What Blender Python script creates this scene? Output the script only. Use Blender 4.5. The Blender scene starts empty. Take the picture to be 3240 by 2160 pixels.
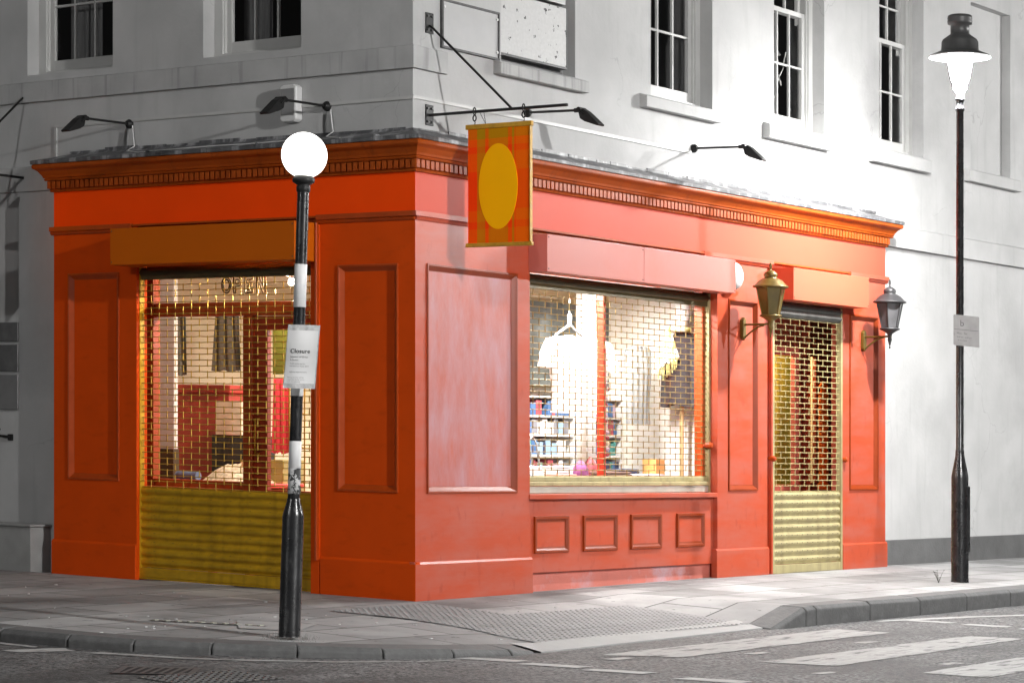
import bpy, bmesh, math, random
from mathutils import Vector, Matrix
random.seed(7)
scn = bpy.context.scene
C = scn.collection
PI = math.pi
R_ = math.radians

# ------------------------------------------------------------------ camera, world, exposure
A_ = math.atan2(5692, 7661)
FW = (math.cos(A_), math.sin(A_)); RT = (math.sin(A_), -math.cos(A_))
CAMX, CAMY, CAMZ = -15.2659, -12.3176, 1.3601
SLOPE = 0.0239                                   # the streets fall gently from left to right


def fall(x, y):
    return -SLOPE * (RT[0] * (x - CAMX) + RT[1] * (y - CAMY))


cd = bpy.data.cameras.new('camera')
cam = bpy.data.objects.new('camera', cd); C.objects.link(cam)
cam.location = (CAMX, CAMY, CAMZ)
cam.rotation_euler = (PI / 2, 0, A_ - PI / 2)
cd.sensor_width = 36; cd.lens = 7661 / 3240 * 36
cd.shift_y = (1376.7 - 1080) / 3240
cd.clip_end = 600; cd.clip_start = 0.5
scn.camera = cam

w = bpy.data.worlds.new('World'); scn.world = w; w.use_nodes = True
nt = w.node_tree; bg = nt.nodes['Background']
sky = nt.nodes.new('ShaderNodeTexSky'); sky.sky_type = 'NISHITA'; sky.sun_disc = False
sky.sun_elevation = R_(1.0); sky.sun_rotation = R_(200)
bw = nt.nodes.new('ShaderNodeRGBToBW')
nt.links.new(sky.outputs[0], bw.inputs[0]); nt.links.new(bw.outputs[0], bg.inputs[0])
bg.inputs[1].default_value = 0.10
scn.view_settings.view_transform = 'Standard'
scn.view_settings.look = 'None'
scn.view_settings.exposure = 0.0
scn.view_settings.gamma = 1
scn.cycles.use_denoising = True
scn.cycles.max_bounces = 6
scn.cycles.sample_clamp_indirect = 6
scn.cycles.transparent_max_bounces = 12
scn.cycles.caustics_reflective = False; scn.cycles.caustics_refractive = False
LAMP_NEAR = 480.0
LAMP_DOWN = 780.0      # the light its reflector throws downwards
# radiance of the lit street lamp bowls
LAMP_FAR = 9300.0
LAMP_SIDE = 2500.0
LAMP_ALONG = 6300.0


# ------------------------------------------------------------------ materials
def nn(t, ty, **kw):
    n = t.nodes.new(ty)
    for k, v in kw.items():
        setattr(n, k, v)
    return n


def mat(name, col, rough=0.6, metal=0.0, var=0.12, scale=6.0, bump=0.0, bscale=60.0, stretch=(1, 1, 1), col2=None,
        thr=(0.45, 0.6), spec=0.5, coat=0.0, emit=None, estr=0.0, detail=6, rvar=0.1):
    m = bpy.data.materials.new(name); m.use_nodes = True
    t = m.node_tree; b = t.nodes['Principled BSDF']
    b.inputs['Roughness'].default_value = rough
    b.inputs['Metallic'].default_value = metal
    b.inputs['Specular IOR Level'].default_value = spec
    b.inputs['Coat Weight'].default_value = coat
    geo = nn(t, 'ShaderNodeNewGeometry')
    mp = nn(t, 'ShaderNodeMapping'); mp.inputs['Scale'].default_value = stretch
    t.links.new(geo.outputs['Position'], mp.inputs[0])
    n1 = nn(t, 'ShaderNodeTexNoise'); n1.inputs['Scale'].default_value = scale; n1.inputs['Detail'].default_value = detail
    t.links.new(mp.outputs[0], n1.inputs['Vector'])
    rmp = nn(t, 'ShaderNodeMapRange')
    rmp.inputs['From Min'].default_value = 0.3; rmp.inputs['From Max'].default_value = 0.7
    rmp.inputs['To Min'].default_value = 1 - var; rmp.inputs['To Max'].default_value = 1 + var
    t.links.new(n1.outputs[0], rmp.inputs[0])
    mul = nn(t, 'ShaderNodeMix', data_type='RGBA', blend_type='MULTIPLY'); mul.inputs[0].default_value = 1
    mul.inputs[6].default_value = (*col, 1)
    t.links.new(rmp.outputs[0], mul.inputs[7])
    out = mul.outputs[2]
    if col2:
        n2 = nn(t, 'ShaderNodeTexNoise'); n2.inputs['Scale'].default_value = scale * 0.45; n2.inputs['Detail'].default_value = 8
        n2.inputs['Roughness'].default_value = 0.65
        t.links.new(mp.outputs[0], n2.inputs['Vector'])
        r2 = nn(t, 'ShaderNodeMapRange'); r2.inputs['From Min'].default_value = thr[0]; r2.inputs['From Max'].default_value = thr[1]
        t.links.new(n2.outputs[0], r2.inputs[0])
        mx = nn(t, 'ShaderNodeMix', data_type='RGBA'); mx.inputs[7].default_value = (*col2, 1)
        t.links.new(out, mx.inputs[6]); t.links.new(r2.outputs[0], mx.inputs[0]); out = mx.outputs[2]
    t.links.new(out, b.inputs['Base Color'])
    if rvar:
        rr = nn(t, 'ShaderNodeMapRange'); rr.inputs['To Min'].default_value = max(0.02, rough - rvar)
        rr.inputs['To Max'].default_value = min(1, rough + rvar)
        t.links.new(n1.outputs[0], rr.inputs[0]); t.links.new(rr.outputs[0], b.inputs['Roughness'])
    if bump:
        n3 = nn(t, 'ShaderNodeTexNoise'); n3.inputs['Scale'].default_value = bscale; n3.inputs['Detail'].default_value = 5
        t.links.new(mp.outputs[0], n3.inputs['Vector'])
        bp = nn(t, 'ShaderNodeBump'); bp.inputs['Strength'].default_value = bump; bp.inputs['Distance'].default_value = 0.01
        t.links.new(n3.outputs[0], bp.inputs['Height']); t.links.new(bp.outputs[0], b.inputs['Normal'])
    if emit:
        b.inputs['Emission Color'].default_value = (*emit, 1); b.inputs['Emission Strength'].default_value = estr
    return m


STUCCO = mat('stucco', (0.43, 0.43, 0.428), 0.8, var=0.10, scale=1.6, bump=0.22, bscale=22, spec=0.25,
             col2=(0.35, 0.35, 0.348), thr=(0.52, 0.75))


def grime(m, col, amount, sc=(5, 5, .5), thr=(.55, .75), scale=1.5):
    """dark run marks: a stretched noise mixed over the material's own colour"""
    t = m.node_tree; b = t.nodes['Principled BSDF']
    src = b.inputs['Base Color'].links[0].from_socket
    geo = nn(t, 'ShaderNodeNewGeometry'); mp = nn(t, 'ShaderNodeMapping'); mp.inputs['Scale'].default_value = sc
    n = nn(t, 'ShaderNodeTexNoise'); n.inputs['Scale'].default_value = scale; n.inputs['Detail'].default_value = 7
    r = nn(t, 'ShaderNodeMapRange'); r.inputs['From Min'].default_value = thr[0]; r.inputs['From Max'].default_value = thr[1]
    r.inputs['To Max'].default_value = amount
    mx = nn(t, 'ShaderNodeMix', data_type='RGBA'); mx.inputs[7].default_value = (*col, 1)
    t.links.new(geo.outputs['Position'], mp.inputs[0]); t.links.new(mp.outputs[0], n.inputs['Vector'])
    t.links.new(n.outputs[0], r.inputs[0]); t.links.new(r.outputs[0], mx.inputs[0])
    t.links.new(src, mx.inputs[6]); t.links.new(mx.outputs[2], b.inputs['Base Color'])


grime(STUCCO, (.26, .26, .255), .26)
def cracks(m, scale=.55, width=.0035, amount=.55):
    """hairline cracks in the render, only here and there"""
    t = m.node_tree; b = t.nodes['Principled BSDF']; src = b.inputs['Base Color'].links[0].from_socket
    geo = nn(t, 'ShaderNodeNewGeometry'); nz = nn(t, 'ShaderNodeTexNoise'); nz.inputs['Scale'].default_value = 2.5; nz.inputs['Detail'].default_value = 6
    ad = nn(t, 'ShaderNodeVectorMath', operation='MULTIPLY_ADD'); ad.inputs[1].default_value = (.5, .5, .5)
    v = nn(t, 'ShaderNodeTexVoronoi', feature='DISTANCE_TO_EDGE'); v.inputs['Scale'].default_value = scale
    t.links.new(geo.outputs['Position'], nz.inputs['Vector']); t.links.new(nz.outputs[1], ad.inputs[0]); t.links.new(geo.outputs['Position'], ad.inputs[2]); t.links.new(ad.outputs[0], v.inputs['Vector'])
    r = nn(t, 'ShaderNodeMapRange'); r.inputs['From Max'].default_value = width; r.inputs['To Min'].default_value = amount; r.inputs['To Max'].default_value = 0
    t.links.new(v.outputs['Distance'], r.inputs[0])
    n2 = nn(t, 'ShaderNodeTexNoise'); n2.inputs['Scale'].default_value = .8; t.links.new(geo.outputs['Position'], n2.inputs['Vector'])
    r2 = nn(t, 'ShaderNodeMapRange'); r2.inputs['From Min'].default_value = .52; r2.inputs['From Max'].default_value = .6; t.links.new(n2.outputs[0], r2.inputs[0])
    mu = nn(t, 'ShaderNodeMath', operation='MULTIPLY'); t.links.new(r.outputs[0], mu.inputs[0]); t.links.new(r2.outputs[0], mu.inputs[1])
    mx = nn(t, 'ShaderNodeMix', data_type='RGBA'); mx.inputs[7].default_value = (.08, .08, .08, 1)
    t.links.new(mu.outputs[0], mx.inputs[0]); t.links.new(src, mx.inputs[6]); t.links.new(mx.outputs[2], b.inputs['Base Color'])


cracks(STUCCO, amount=.3)
STUCCO_D = mat('stucco_string', (0.39, 0.39, 0.388), 0.8, var=0.12, scale=3, bump=0.25, bscale=30, spec=0.25)
grime(STUCCO_D, (.16, .16, .155), .7, sc=(9, 9, .6))
PLINTH = mat('plinth_grey', (0.10, 0.10, 0.10), 0.7, var=0.2, scale=4, bump=.3, bscale=40, col2=(.2, .2, .2), thr=(.66, .72))
WINW = mat('window_white', (0.46, 0.46, 0.45), 0.5, var=0.06, scale=5)
GLASSDARK = mat('window_glass', (0.012, 0.012, 0.013), 0.12, var=0.2, scale=1, spec=0.6, rvar=.03)
CURT = mat('curtain_cloth', (0.16, 0.16, 0.16), 0.9, var=.3, scale=3, stretch=(8, 8, .3))
ORL = mat('orange_paint', (0.60, 0.062, 0.002), 0.5, var=0.06, scale=3, bump=0.05, bscale=18, spec=0.12)
ORF = mat('orange_fascia', (0.92, 0.066, 0.001), 0.5, var=0.04, scale=2, bump=0.04, bscale=14, spec=0.1)
ORR = mat('sheen_orange', (0.46, 0.066, 0.024), 0.40, var=0.06, scale=3, bump=0.06, bscale=16, spec=0.34,
          col2=(0.43, 0.105, 0.070), thr=(.42, .66), stretch=(.7, .7, 2.6))  # right-hand paint: pinkish lamp sheen put into the colour
ORP = mat('sheen_panel', (0.46, 0.12, 0.09), 0.42, var=0.08, scale=4, bump=0.08, bscale=20, spec=0.38,
          col2=(0.45, 0.22, 0.23), thr=(.36, .66), stretch=(2.8, 2.8, 1.0))  # lilac patches paint in the sheen of lamplight on the panel
ORRF = mat('sheen_fascia', (0.58, 0.080, 0.044), 0.5, var=0.04, scale=1.2, bump=0.03, bscale=10, spec=0.15)  # same fascia paint as ORF, with pink lamp sheen mixed in
TRIM = mat('orange_trim', (0.38, 0.050, 0.003), 0.35, var=0.1, scale=10, spec=0.5)
TRIMR = mat('deep_orange_trim', (0.25, 0.032, 0.002), 0.4, var=0.1, scale=10, spec=0.4)
CORN = mat('cornice_paint', (0.33, 0.058, 0.004), 0.5, var=0.12, scale=5, spec=0.22)
BOXL = mat('shutter_box_ochre', (0.50, 0.10, 0.002), 0.5, var=0.05, scale=2, spec=0.12)
BOXR = mat('shutter_box_pink', (0.50, 0.17, 0.14), 0.42, var=0.03, scale=1.5, spec=0.2, col2=(0.50, 0.13, 0.08), thr=(.5, .8))  # pink of the reflected lamplight is part of this base colour
BOXD = mat('shutter_box_orange', (0.55, 0.088, 0.040), 0.4, var=0.03, scale=2, spec=0.4)
LEAD = mat('lead_sheet', (0.085, 0.086, 0.09), 0.5, var=0.35, scale=5, bump=.35, bscale=25, spec=.5, col2=(.33, .33, .34),
           thr=(.5, .62), stretch=(3, 3, .5))
BRASS = mat('shutter_brass', (0.46, 0.29, 0.04), 0.4, metal=.45, var=.15, scale=8, spec=.5)
OLIVE = mat('shutter_olive', (0.54, 0.31, 0.012), 0.36, metal=.35, var=.18, scale=6, stretch=(1, 1, 3), spec=.5)
OLIVER = mat('shutter_pale', (0.40, 0.34, 0.17), 0.45, metal=.2, var=.15, scale=6, spec=.5)
ROLL = mat('shutter_roll', (0.09, 0.07, 0.03), 0.35, metal=.4, var=.3, scale=8, stretch=(1, 1, 4))
GALV = mat('galvanised_bar', (0.42, 0.42, 0.36), 0.45, metal=.2, var=.15, scale=5)
DOT = mat('slat_hole', (0.06, 0.05, 0.03), .8)
IRON = mat('black_iron', (0.012, 0.012, 0.012), 0.5, var=.3, scale=20, spec=.3)
POLEB = mat('gloss_black', (0.010, 0.010, 0.011), 0.28, var=.4, scale=8, bump=.12, bscale=30, spec=.5, rvar=.12)
POLEW = mat('band_white', (0.62, 0.62, 0.62), 0.45, var=.06, scale=9)
TORN = mat('torn_sticker', (0.45, 0.45, 0.45), 0.6, var=.1, scale=30, col2=(.012, .012, .012), thr=(.5, .52))
grime(POLEB, (.09, .09, .09), .5, sc=(6, 6, 2), thr=(.6, .75), scale=5)
GLOBE = mat('lit_globe', (0.9, 0.9, 0.88), .4, emit=(1, .97, .9), estr=3.2)
BULBS = []
for nm_, st in (('lit_bowl_near', LAMP_NEAR), ('lit_bowl_far', LAMP_FAR), ('lit_bowl_side', LAMP_SIDE), ('lit_bowl_along', LAMP_ALONG)):
    BULBS.append(mat(nm_, (.9, .9, .9), .4, emit=(1, .99, .975), estr=st))
DISH = mat('reflector_white', (0.8, 0.8, 0.8), .35)
LGREY = mat('lamp_grey', (0.05, 0.05, 0.05), .45, var=.2, scale=10)
SIGNW = mat('weathered_plate', (0.37, 0.37, 0.37), .5, var=.10, scale=12, spec=.2, col2=(.13, .13, .13), thr=(.62, .70))
GOLD = mat('gilt_wood', (0.50, 0.27, 0.02), .45, var=.2, scale=14)
YEL = mat('yellow_oval', (1.0, 0.46, 0.0), .6, var=.02, scale=6, spec=.1)
BRASSL = mat('lantern_brass', (0.13, 0.082, 0.013), .42, metal=.35, var=.2, scale=14)
PEWTER = mat('lantern_grey', (0.035, 0.035, 0.037), .45, metal=.1, var=.2, scale=14)
LGLASS = mat('lantern_glass', (0.11, 0.08, 0.02), .15, var=.2, scale=8, spec=.6)
LGLASS2 = mat('lantern_glass_grey', (0.11, 0.11, 0.115), .15, var=.2, scale=8, spec=.6)
WHITE = mat('white_plastic', (0.62, 0.62, 0.615), .4, var=.04)
GREYB = mat('grey_cover', (0.22, 0.22, 0.22), .5, var=.1)
PLAQ = mat('grey_plaque', (0.10, 0.10, 0.10), .45, var=.25, scale=9)
PLAQL = mat('plain_plaque', (0.17, 0.17, 0.17), .4, var=.08, scale=9)
CONC = mat('concrete_block', (0.27, 0.27, 0.265), .85, var=.12, scale=5, bump=.3, bscale=60)
RUSTP = mat('spotted_board', (0.46, 0.46, 0.455), .55, var=.06, scale=4, col2=(.05, .05, .05), thr=(.615, .635), stretch=(9, 9, 9))
PAPER = mat('paper_white', (0.62, 0.62, 0.62), .35, var=.03, coat=.4)
INK = mat('print_black', (0.03, 0.03, 0.03), .6)
INKG = mat('print_grey', (0.2, 0.2, 0.2), .6)
CLEAR = mat('plastic_sleeve', (0.45, 0.45, 0.45), .18, var=.3, scale=25, bump=.5, bscale=30, spec=.8)
GRASS = mat('weed_grey', (0.14, 0.14, 0.13), .8)
KERB = mat('granite_kerb', (0.105, 0.105, 0.105), .75, var=.2, scale=14, bump=.5, bscale=45, col2=(.085, .085, .085), thr=(.5, .7))
TACT = mat('tactile_slab', (0.24, 0.24, 0.24), .7, var=.12, scale=5, bump=.2, bscale=60)
IRONC = mat('cast_cover', (0.07, 0.07, 0.07), .55, var=.3, scale=20, bump=.3, bscale=80)
MARK = mat('road_paint', (0.36, 0.36, 0.355), .65, var=.12, scale=7, col2=(.07, .07, .07), thr=(.60, .68), bump=.3, bscale=90, stretch=(.5, 1.6, 1))
MARKW = mat('worn_road_paint', (0.31, 0.31, 0.302), .65, var=.18, scale=22, col2=(.075, .075, .075), thr=(.53, .62), bump=.4, bscale=90, stretch=(.30, 1.4, 1))

grime(ORL, (.34, .033, .001), .28, sc=(1.2, 1.2, 3), thr=(.56, .74), scale=4)
grime(ORR, (.26, .03, .012), .35, sc=(2, 2, 1), thr=(.60, .72), scale=5)
grime(OLIVE, (.16, .09, .004), .4, sc=(7, 7, .7), thr=(.5, .7))
grime(OLIVER, (.16, .12, .05), .5, sc=(7, 7, .7), thr=(.52, .7))
grime(CORN, (.12, .018, .003), .5, sc=(3, 3, 1), thr=(.56, .72), scale=4)
# glass: see-through sheet with a weak sheen
GLASS = bpy.data.materials.new('shop_glass'); GLASS.use_nodes = True
t = GLASS.node_tree; t.nodes.clear()
o = nn(t, 'ShaderNodeOutputMaterial'); tr = nn(t, 'ShaderNodeBsdfTransparent'); gl = nn(t, 'ShaderNodeBsdfGlossy')
gl.inputs['Roughness'].default_value = .05
mx = nn(t, 'ShaderNodeMixShader'); lw = nn(t, 'ShaderNodeLayerWeight'); lw.inputs[0].default_value = .5
pw = nn(t, 'ShaderNodeMath', operation='POWER'); pw.inputs[1].default_value = 4
fr = nn(t, 'ShaderNodeMapRange'); fr.inputs['To Min'].default_value = .025; fr.inputs['To Max'].default_value = .7
t.links.new(lw.outputs['Facing'], pw.inputs[0]); t.links.new(pw.outputs[0], fr.inputs[0])
t.links.new(fr.outputs[0], mx.inputs[0]); t.links.new(tr.outputs[0], mx.inputs[1]); t.links.new(gl.outputs[0], mx.inputs[2])
t.links.new(mx.outputs[0], o.inputs[0])


def slab_mat():
    m = mat('paving_slabs', (0.275, 0.275, 0.274), .75, var=.14, scale=2.2, bump=.25, bscale=50, col2=(.165, .165, .164), thr=(.5, .72))
    t = m.node_tree; b = t.nodes['Principled BSDF']; src = b.inputs['Base Color'].links[0].from_socket
    geo = nn(t, 'ShaderNodeNewGeometry')
    br = nn(t, 'ShaderNodeTexBrick'); br.offset = .5
    br.inputs['Color1'].default_value = (.72, .72, .72, 1); br.inputs['Color2'].default_value = (1.22, 1.22, 1.22, 1)
    br.inputs['Mortar'].default_value = (.16, .16, .16, 1); br.inputs['Scale'].default_value = 1
    br.inputs['Mortar Size'].default_value = .010; br.inputs['Brick Width'].default_value = .9; br.inputs['Row Height'].default_value = .6
    br.inputs['Mortar Smooth'].default_value = .2
    nz = nn(t, 'ShaderNodeTexNoise'); nz.inputs['Scale'].default_value = 1.3
    ad = nn(t, 'ShaderNodeVectorMath', operation='MULTIPLY_ADD'); ad.inputs[1].default_value = (.02, .02, 0)
    t.links.new(nz.outputs[1], ad.inputs[0]); t.links.new(geo.outputs['Position'], ad.inputs[2])
    t.links.new(geo.outputs['Position'], nz.inputs['Vector'])
    t.links.new(ad.outputs[0], br.inputs['Vector'])
    mx = nn(t, 'ShaderNodeMix', data_type='RGBA', blend_type='MULTIPLY'); mx.inputs[0].default_value = 1
    t.links.new(src, mx.inputs[6]); t.links.new(br.outputs[0], mx.inputs[7]); t.links.new(mx.outputs[2], b.inputs['Base Color'])
    return m


def asphalt_mat():
    m = mat('asphalt', (0.075, 0.075, 0.075), .7, var=.35, scale=1.0, bump=.9, bscale=70, spec=.5)
    t = m.node_tree; b = t.nodes['Principled BSDF']; src = b.inputs['Base Color'].links[0].from_socket
    geo = nn(t, 'ShaderNodeNewGeometry')
    v = nn(t, 'ShaderNodeTexVoronoi'); v.inputs['Scale'].default_value = 48
    t.links.new(geo.outputs['Position'], v.inputs['Vector'])
    sp = nn(t, 'ShaderNodeSeparateColor'); t.links.new(v.outputs['Color'], sp.inputs[0])
    r = nn(t, 'ShaderNodeMapRange'); r.inputs['From Min'].default_value = .0; r.inputs['From Max'].default_value = 1
    r.inputs['To Min'].default_value = .1; r.inputs['To Max'].default_value = 2.5
    t.links.new(sp.outputs[0], r.inputs[0])
    mx = nn(t, 'ShaderNodeMix', data_type='RGBA', blend_type='MULTIPLY'); mx.inputs[0].default_value = 1
    t.links.new(src, mx.inputs[6]); t.links.new(r.outputs[0], mx.inputs[7]); t.links.new(mx.outputs[2], b.inputs['Base Color'])
    return m


def plaid_mat():
    """tartan cloth: bands in y (across) and z (down) laid out in metres on the banner"""
    m = mat('tartan_cloth', (.68, .10, .004), .85, var=.10, scale=90, spec=.1)
    t = m.node_tree; b = t.nodes['Principled BSDF']
    tc = nn(t, 'ShaderNodeTexCoord'); sx = nn(t, 'ShaderNodeSeparateXYZ'); t.links.new(tc.outputs['Object'], sx.inputs[0])

    def ramp(sock, lo, hi, stops):
        mr = nn(t, 'ShaderNodeMapRange'); mr.inputs['From Min'].default_value = lo; mr.inputs['From Max'].default_value = hi
        t.links.new(sock, mr.inputs[0])
        cr = nn(t, 'ShaderNodeValToRGB'); cr.color_ramp.interpolation = 'CONSTANT'
        e = cr.color_ramp.elements
        e[0].position = stops[0][0]; e[0].color = (*stops[0][1], 1); e[1].position = stops[1][0]; e[1].color = (*stops[1][1], 1)
        for p, c in stops[2:]:
            x = e.new(p); x.color = (*c, 1)
        t.links.new(mr.outputs[0], cr.inputs[0]); return cr.outputs[0]
    red = (.95, .05, .001); org = (.90, .13, .001); ol = (.50, .22, .002); gr = (.40, .24, .004)
    a = ramp(sx.outputs[1], 0, -.64, [(0, red), (.15, gr), (.28, red), (.335, ol), (.64, red), (.70, gr), (.735, red), (.76, org)])
    c = ramp(sx.outputs[2], -.93, 0, [(0, org), (.12, red), (.18, org), (.28, red), (.62, org), (.78, red), (.835, org), (.9, ol)])
    mx = nn(t, 'ShaderNodeMix', data_type='RGBA'); mx.inputs[0].default_value = .5
    t.links.new(a, mx.inputs[6]); t.links.new(c, mx.inputs[7])
    nz = nn(t, 'ShaderNodeTexNoise'); nz.inputs['Scale'].default_value = 160
    r = nn(t, 'ShaderNodeMapRange'); r.inputs['To Min'].default_value = .75; r.inputs['To Max'].default_value = 1.25
    t.links.new(nz.outputs[0], r.inputs[0])
    m2 = nn(t, 'ShaderNodeMix', data_type='RGBA', blend_type='MULTIPLY'); m2.inputs[0].default_value = 1
    t.links.new(mx.outputs[2], m2.inputs[6]); t.links.new(r.outputs[0], m2.inputs[7])
    t.links.new(m2.outputs[2], b.inputs['Base Color'])
    return m


SLABS = slab_mat(); ASPH = asphalt_mat()
grime(SLABS, (.05, .05, .05), .75, sc=(1, 1, 1), thr=(.66, .70), scale=11)
grime(SLABS, (.09, .09, .09), .55, sc=(1, 1, 1), thr=(.54, .68), scale=.9)
grime(ASPH, (.03, .03, .03), .7, sc=(.5, 1.2, 1), thr=(.5, .66), scale=1.1); PLAID = plaid_mat()


# ------------------------------------------------------------------ mesh helpers
FR = lambda u, w, v: (u, -w, v)                   # right-hand facade: u along the street, w out of the wall, v up
FL = lambda u, w, v: (-w, u, v)                   # left-hand facade
FX = lambda u, w, v: (u, w, v)


class MB:
    def __init__(s):
        s.v = []; s.f = []; s.mi = []; s.sm = []

    def add(s, vs, fs, mi=0, sm=False):
        o = len(s.v); s.v += [tuple(p) for p in vs]
        for f in fs:
            s.f.append([i + o for i in f]); s.mi.append(mi); s.sm.append(sm)
        return s

    def box(s, a, b, F=FX, mi=0):
        (x0, y0, z0), (x1, y1, z1) = a, b
        vs = [F(*p) for p in ((x0, y0, z0), (x1, y0, z0), (x1, y1, z0), (x0, y1, z0), (x0, y0, z1), (x1, y0, z1), (x1, y1, z1), (x0, y1, z1))]
        return s.add(vs, [(0, 3, 2, 1), (4, 5, 6, 7), (0, 1, 5, 4), (1, 2, 6, 5), (2, 3, 7, 6), (3, 0, 4, 7)], mi)

    def fb(s, F, u0, u1, w0, w1, v0, v1, mi=0):
        return s.box((u0, w0, v0), (u1, w1, v1), F, mi)

    def tube(s, pts, r, n=10, mi=0, caps=True, sm=True):
        pts = [Vector(p) for p in pts]; k = len(pts)
        rs = r if isinstance(r, (list, tuple)) else [r] * k
        vs = []; ref = None
        for i, p in enumerate(pts):
            d = (pts[min(i + 1, k - 1)] - pts[max(i - 1, 0)])
            if d.length < 1e-9:
                d = (pts[-1] - pts[0])
            d.normalize()
            if ref is None:
                ref = Vector((0, 0, 1)) if abs(d.z) < .9 else Vector((1, 0, 0))
            a = d.cross(ref)
            if a.length < 1e-4:
                a = d.cross(Vector((0, 1, 0)))
            a.normalize(); b = d.cross(a); ref = a.cross(d) if False else ref
            for j in range(n):
                t_ = 2 * PI * j / n
                vs.append(p + (a * math.cos(t_) + b * math.sin(t_)) * rs[i])
        fs = []
        for i in range(k - 1):
            for j in range(n):
                j2 = (j + 1) % n
                fs.append((i * n + j, i * n + j2, (i + 1) * n + j2, (i + 1) * n + j))
        s.add(vs, fs, mi, sm)
        if caps:
            s.add(vs[:n], [tuple(range(n))], mi); s.add(vs[-n:], [tuple(range(n))], mi)
        return s

    def lathe(s, prof, c=(0, 0, 0), n=24, mi=0, sm=True, ax=None):
        """prof: (radius, height) pairs, turned about a vertical axis through c (ax: lean per metre)"""
        vs = []; cx, cy, cz = c; lx, ly = ax or (0, 0)
        for r, h in prof:
            for j in range(n):
                t_ = 2 * PI * j / n
                vs.append((cx + lx * h + max(r, 1e-4) * math.cos(t_), cy + ly * h + max(r, 1e-4) * math.sin(t_), cz + h))
        fs = []
        for i in range(len(prof) - 1):
            for j in range(n):
                j2 = (j + 1) % n
                fs.append((i * n + j, i * n + j2, (i + 1) * n + j2, (i + 1) * n + j))
        s.add(vs, fs, mi, sm)
        if prof[0][0] > 1e-3: s.add(vs[:n], [tuple(range(n))], mi)
        if prof[-1][0] > 1e-3: s.add(vs[-n:], [tuple(range(n))], mi)
        return s

    def sphere(s, c, r, n=16, mi=0, sc=(1, 1, 1)):
        pr = []
        vs = []; m = n // 2 + 1
        for i in range(m):
            a = -PI / 2 + PI * i / (m - 1)
            for j in range(n):
                b = 2 * PI * j / n
                rr = max(math.cos(a), 1e-3)
                vs.append((c[0] + r * sc[0] * rr * math.cos(b), c[1] + r * sc[1] * rr * math.sin(b), c[2] + r * sc[2] * math.sin(a)))
        fs = []
        for i in range(m - 1):
            for j in range(n):
                j2 = (j + 1) % n
                fs.append((i * n + j, i * n + j2, (i + 1) * n + j2, (i + 1) * n + j))
        s.add(vs, fs, mi, True); s.add(vs[:n], [tuple(range(n))], mi); s.add(vs[-n:], [tuple(range(n))], mi)
        return s

    def sheet(s, F, u0, u1, w_, v0, v1, mi=0):
        return s.add([F(u0, w_, v0), F(u1, w_, v0), F(u1, w_, v1), F(u0, w_, v1)], [(0, 1, 2, 3)], mi)

    def prism(s, poly, F, w0, w1, mi=0):
        """poly in (u, v) between depths w0 and w1"""
        n = len(poly)
        vs = [F(u, w0, v) for u, v in poly] + [F(u, w1, v) for u, v in poly]
        fs = [tuple(range(n)), tuple(range(2 * n - 1, n - 1, -1))] + [(i, (i + 1) % n, n + (i + 1) % n, n + i) for i in range(n)]
        return s.add(vs, fs, mi)

    def extrude_u(s, prof, F, u0, u1, mi=0, caps=True):
        """closed profile in (w, v) swept along u"""
        n = len(prof)
        vs = [F(u0, a, b) for a, b in prof] + [F(u1, a, b) for a, b in prof]
        fs = [(i, (i + 1) % n, n + (i + 1) % n, n + i) for i in range(n)]
        if caps: fs += [tuple(range(n)), tuple(range(2 * n - 1, n - 1, -1))]
        return s.add(vs, fs, mi)

    def rings(s, F, loops, mis):
        """nested rectangles (u0,u1,v0,v1,w) lofted to each other, the last one filled"""
        vs = []
        for (u0, u1, v0, v1, w_) in loops:
            vs += [F(u0, w_, v0), F(u1, w_, v0), F(u1, w_, v1), F(u0, w_, v1)]
        o = 0
        for i in range(len(loops) - 1):
            s.add(vs[i * 4:i * 4 + 8], [(k, (k + 1) % 4, 4 + (k + 1) % 4, 4 + k) for k in range(4)], mis[i])
        s.add(vs[-4:], [(0, 1, 2, 3)], mis[-1])
        return s

    def build(s, name, mats, parent=None, org=None, bevel=0, smooth=None, recalc=True, weld=False, kind=None):
        mats = mats if isinstance(mats, (list, tuple)) else [mats]
        root = parent
        while root is not None and root.parent is not None:
            root = root.parent
        if root is not None:
            o0 = Vector(root['org'])
        else:
            o0 = Vector(org) if org else Vector((0, 0, 0))
        z0 = fall(o0.x, o0.y)
        me = bpy.data.meshes.new(name)
        vs = [(x - o0.x, y - o0.y, z + fall(x, y) - o0.z - z0) for x, y, z in s.v]
        me.from_pydata(vs, [], s.f)
        for i, p in enumerate(me.polygons):
            p.material_index = s.mi[i]; p.use_smooth = s.sm[i]
        for m in mats: me.materials.append(m)
        if recalc or weld:
            bm = bmesh.new(); bm.from_mesh(me)
            if weld: bmesh.ops.remove_doubles(bm, verts=bm.verts, dist=1e-5)
            if recalc: bmesh.ops.recalc_face_normals(bm, faces=bm.faces)
            bm.to_mesh(me); bm.free()
        ob = bpy.data.objects.new(name, me); C.objects.link(ob)
        if parent is not None:
            ob.parent = parent
        else:
            ob.location = (o0.x, o0.y, o0.z + z0); ob['org'] = tuple(o0)
        if bevel:
            b = ob.modifiers.new('bevel', 'BEVEL'); b.width = bevel; b.segments = 2; b.limit_method = 'ANGLE'; b.angle_limit = R_(40)
        if kind: ob['kind'] = kind
        return ob


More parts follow.
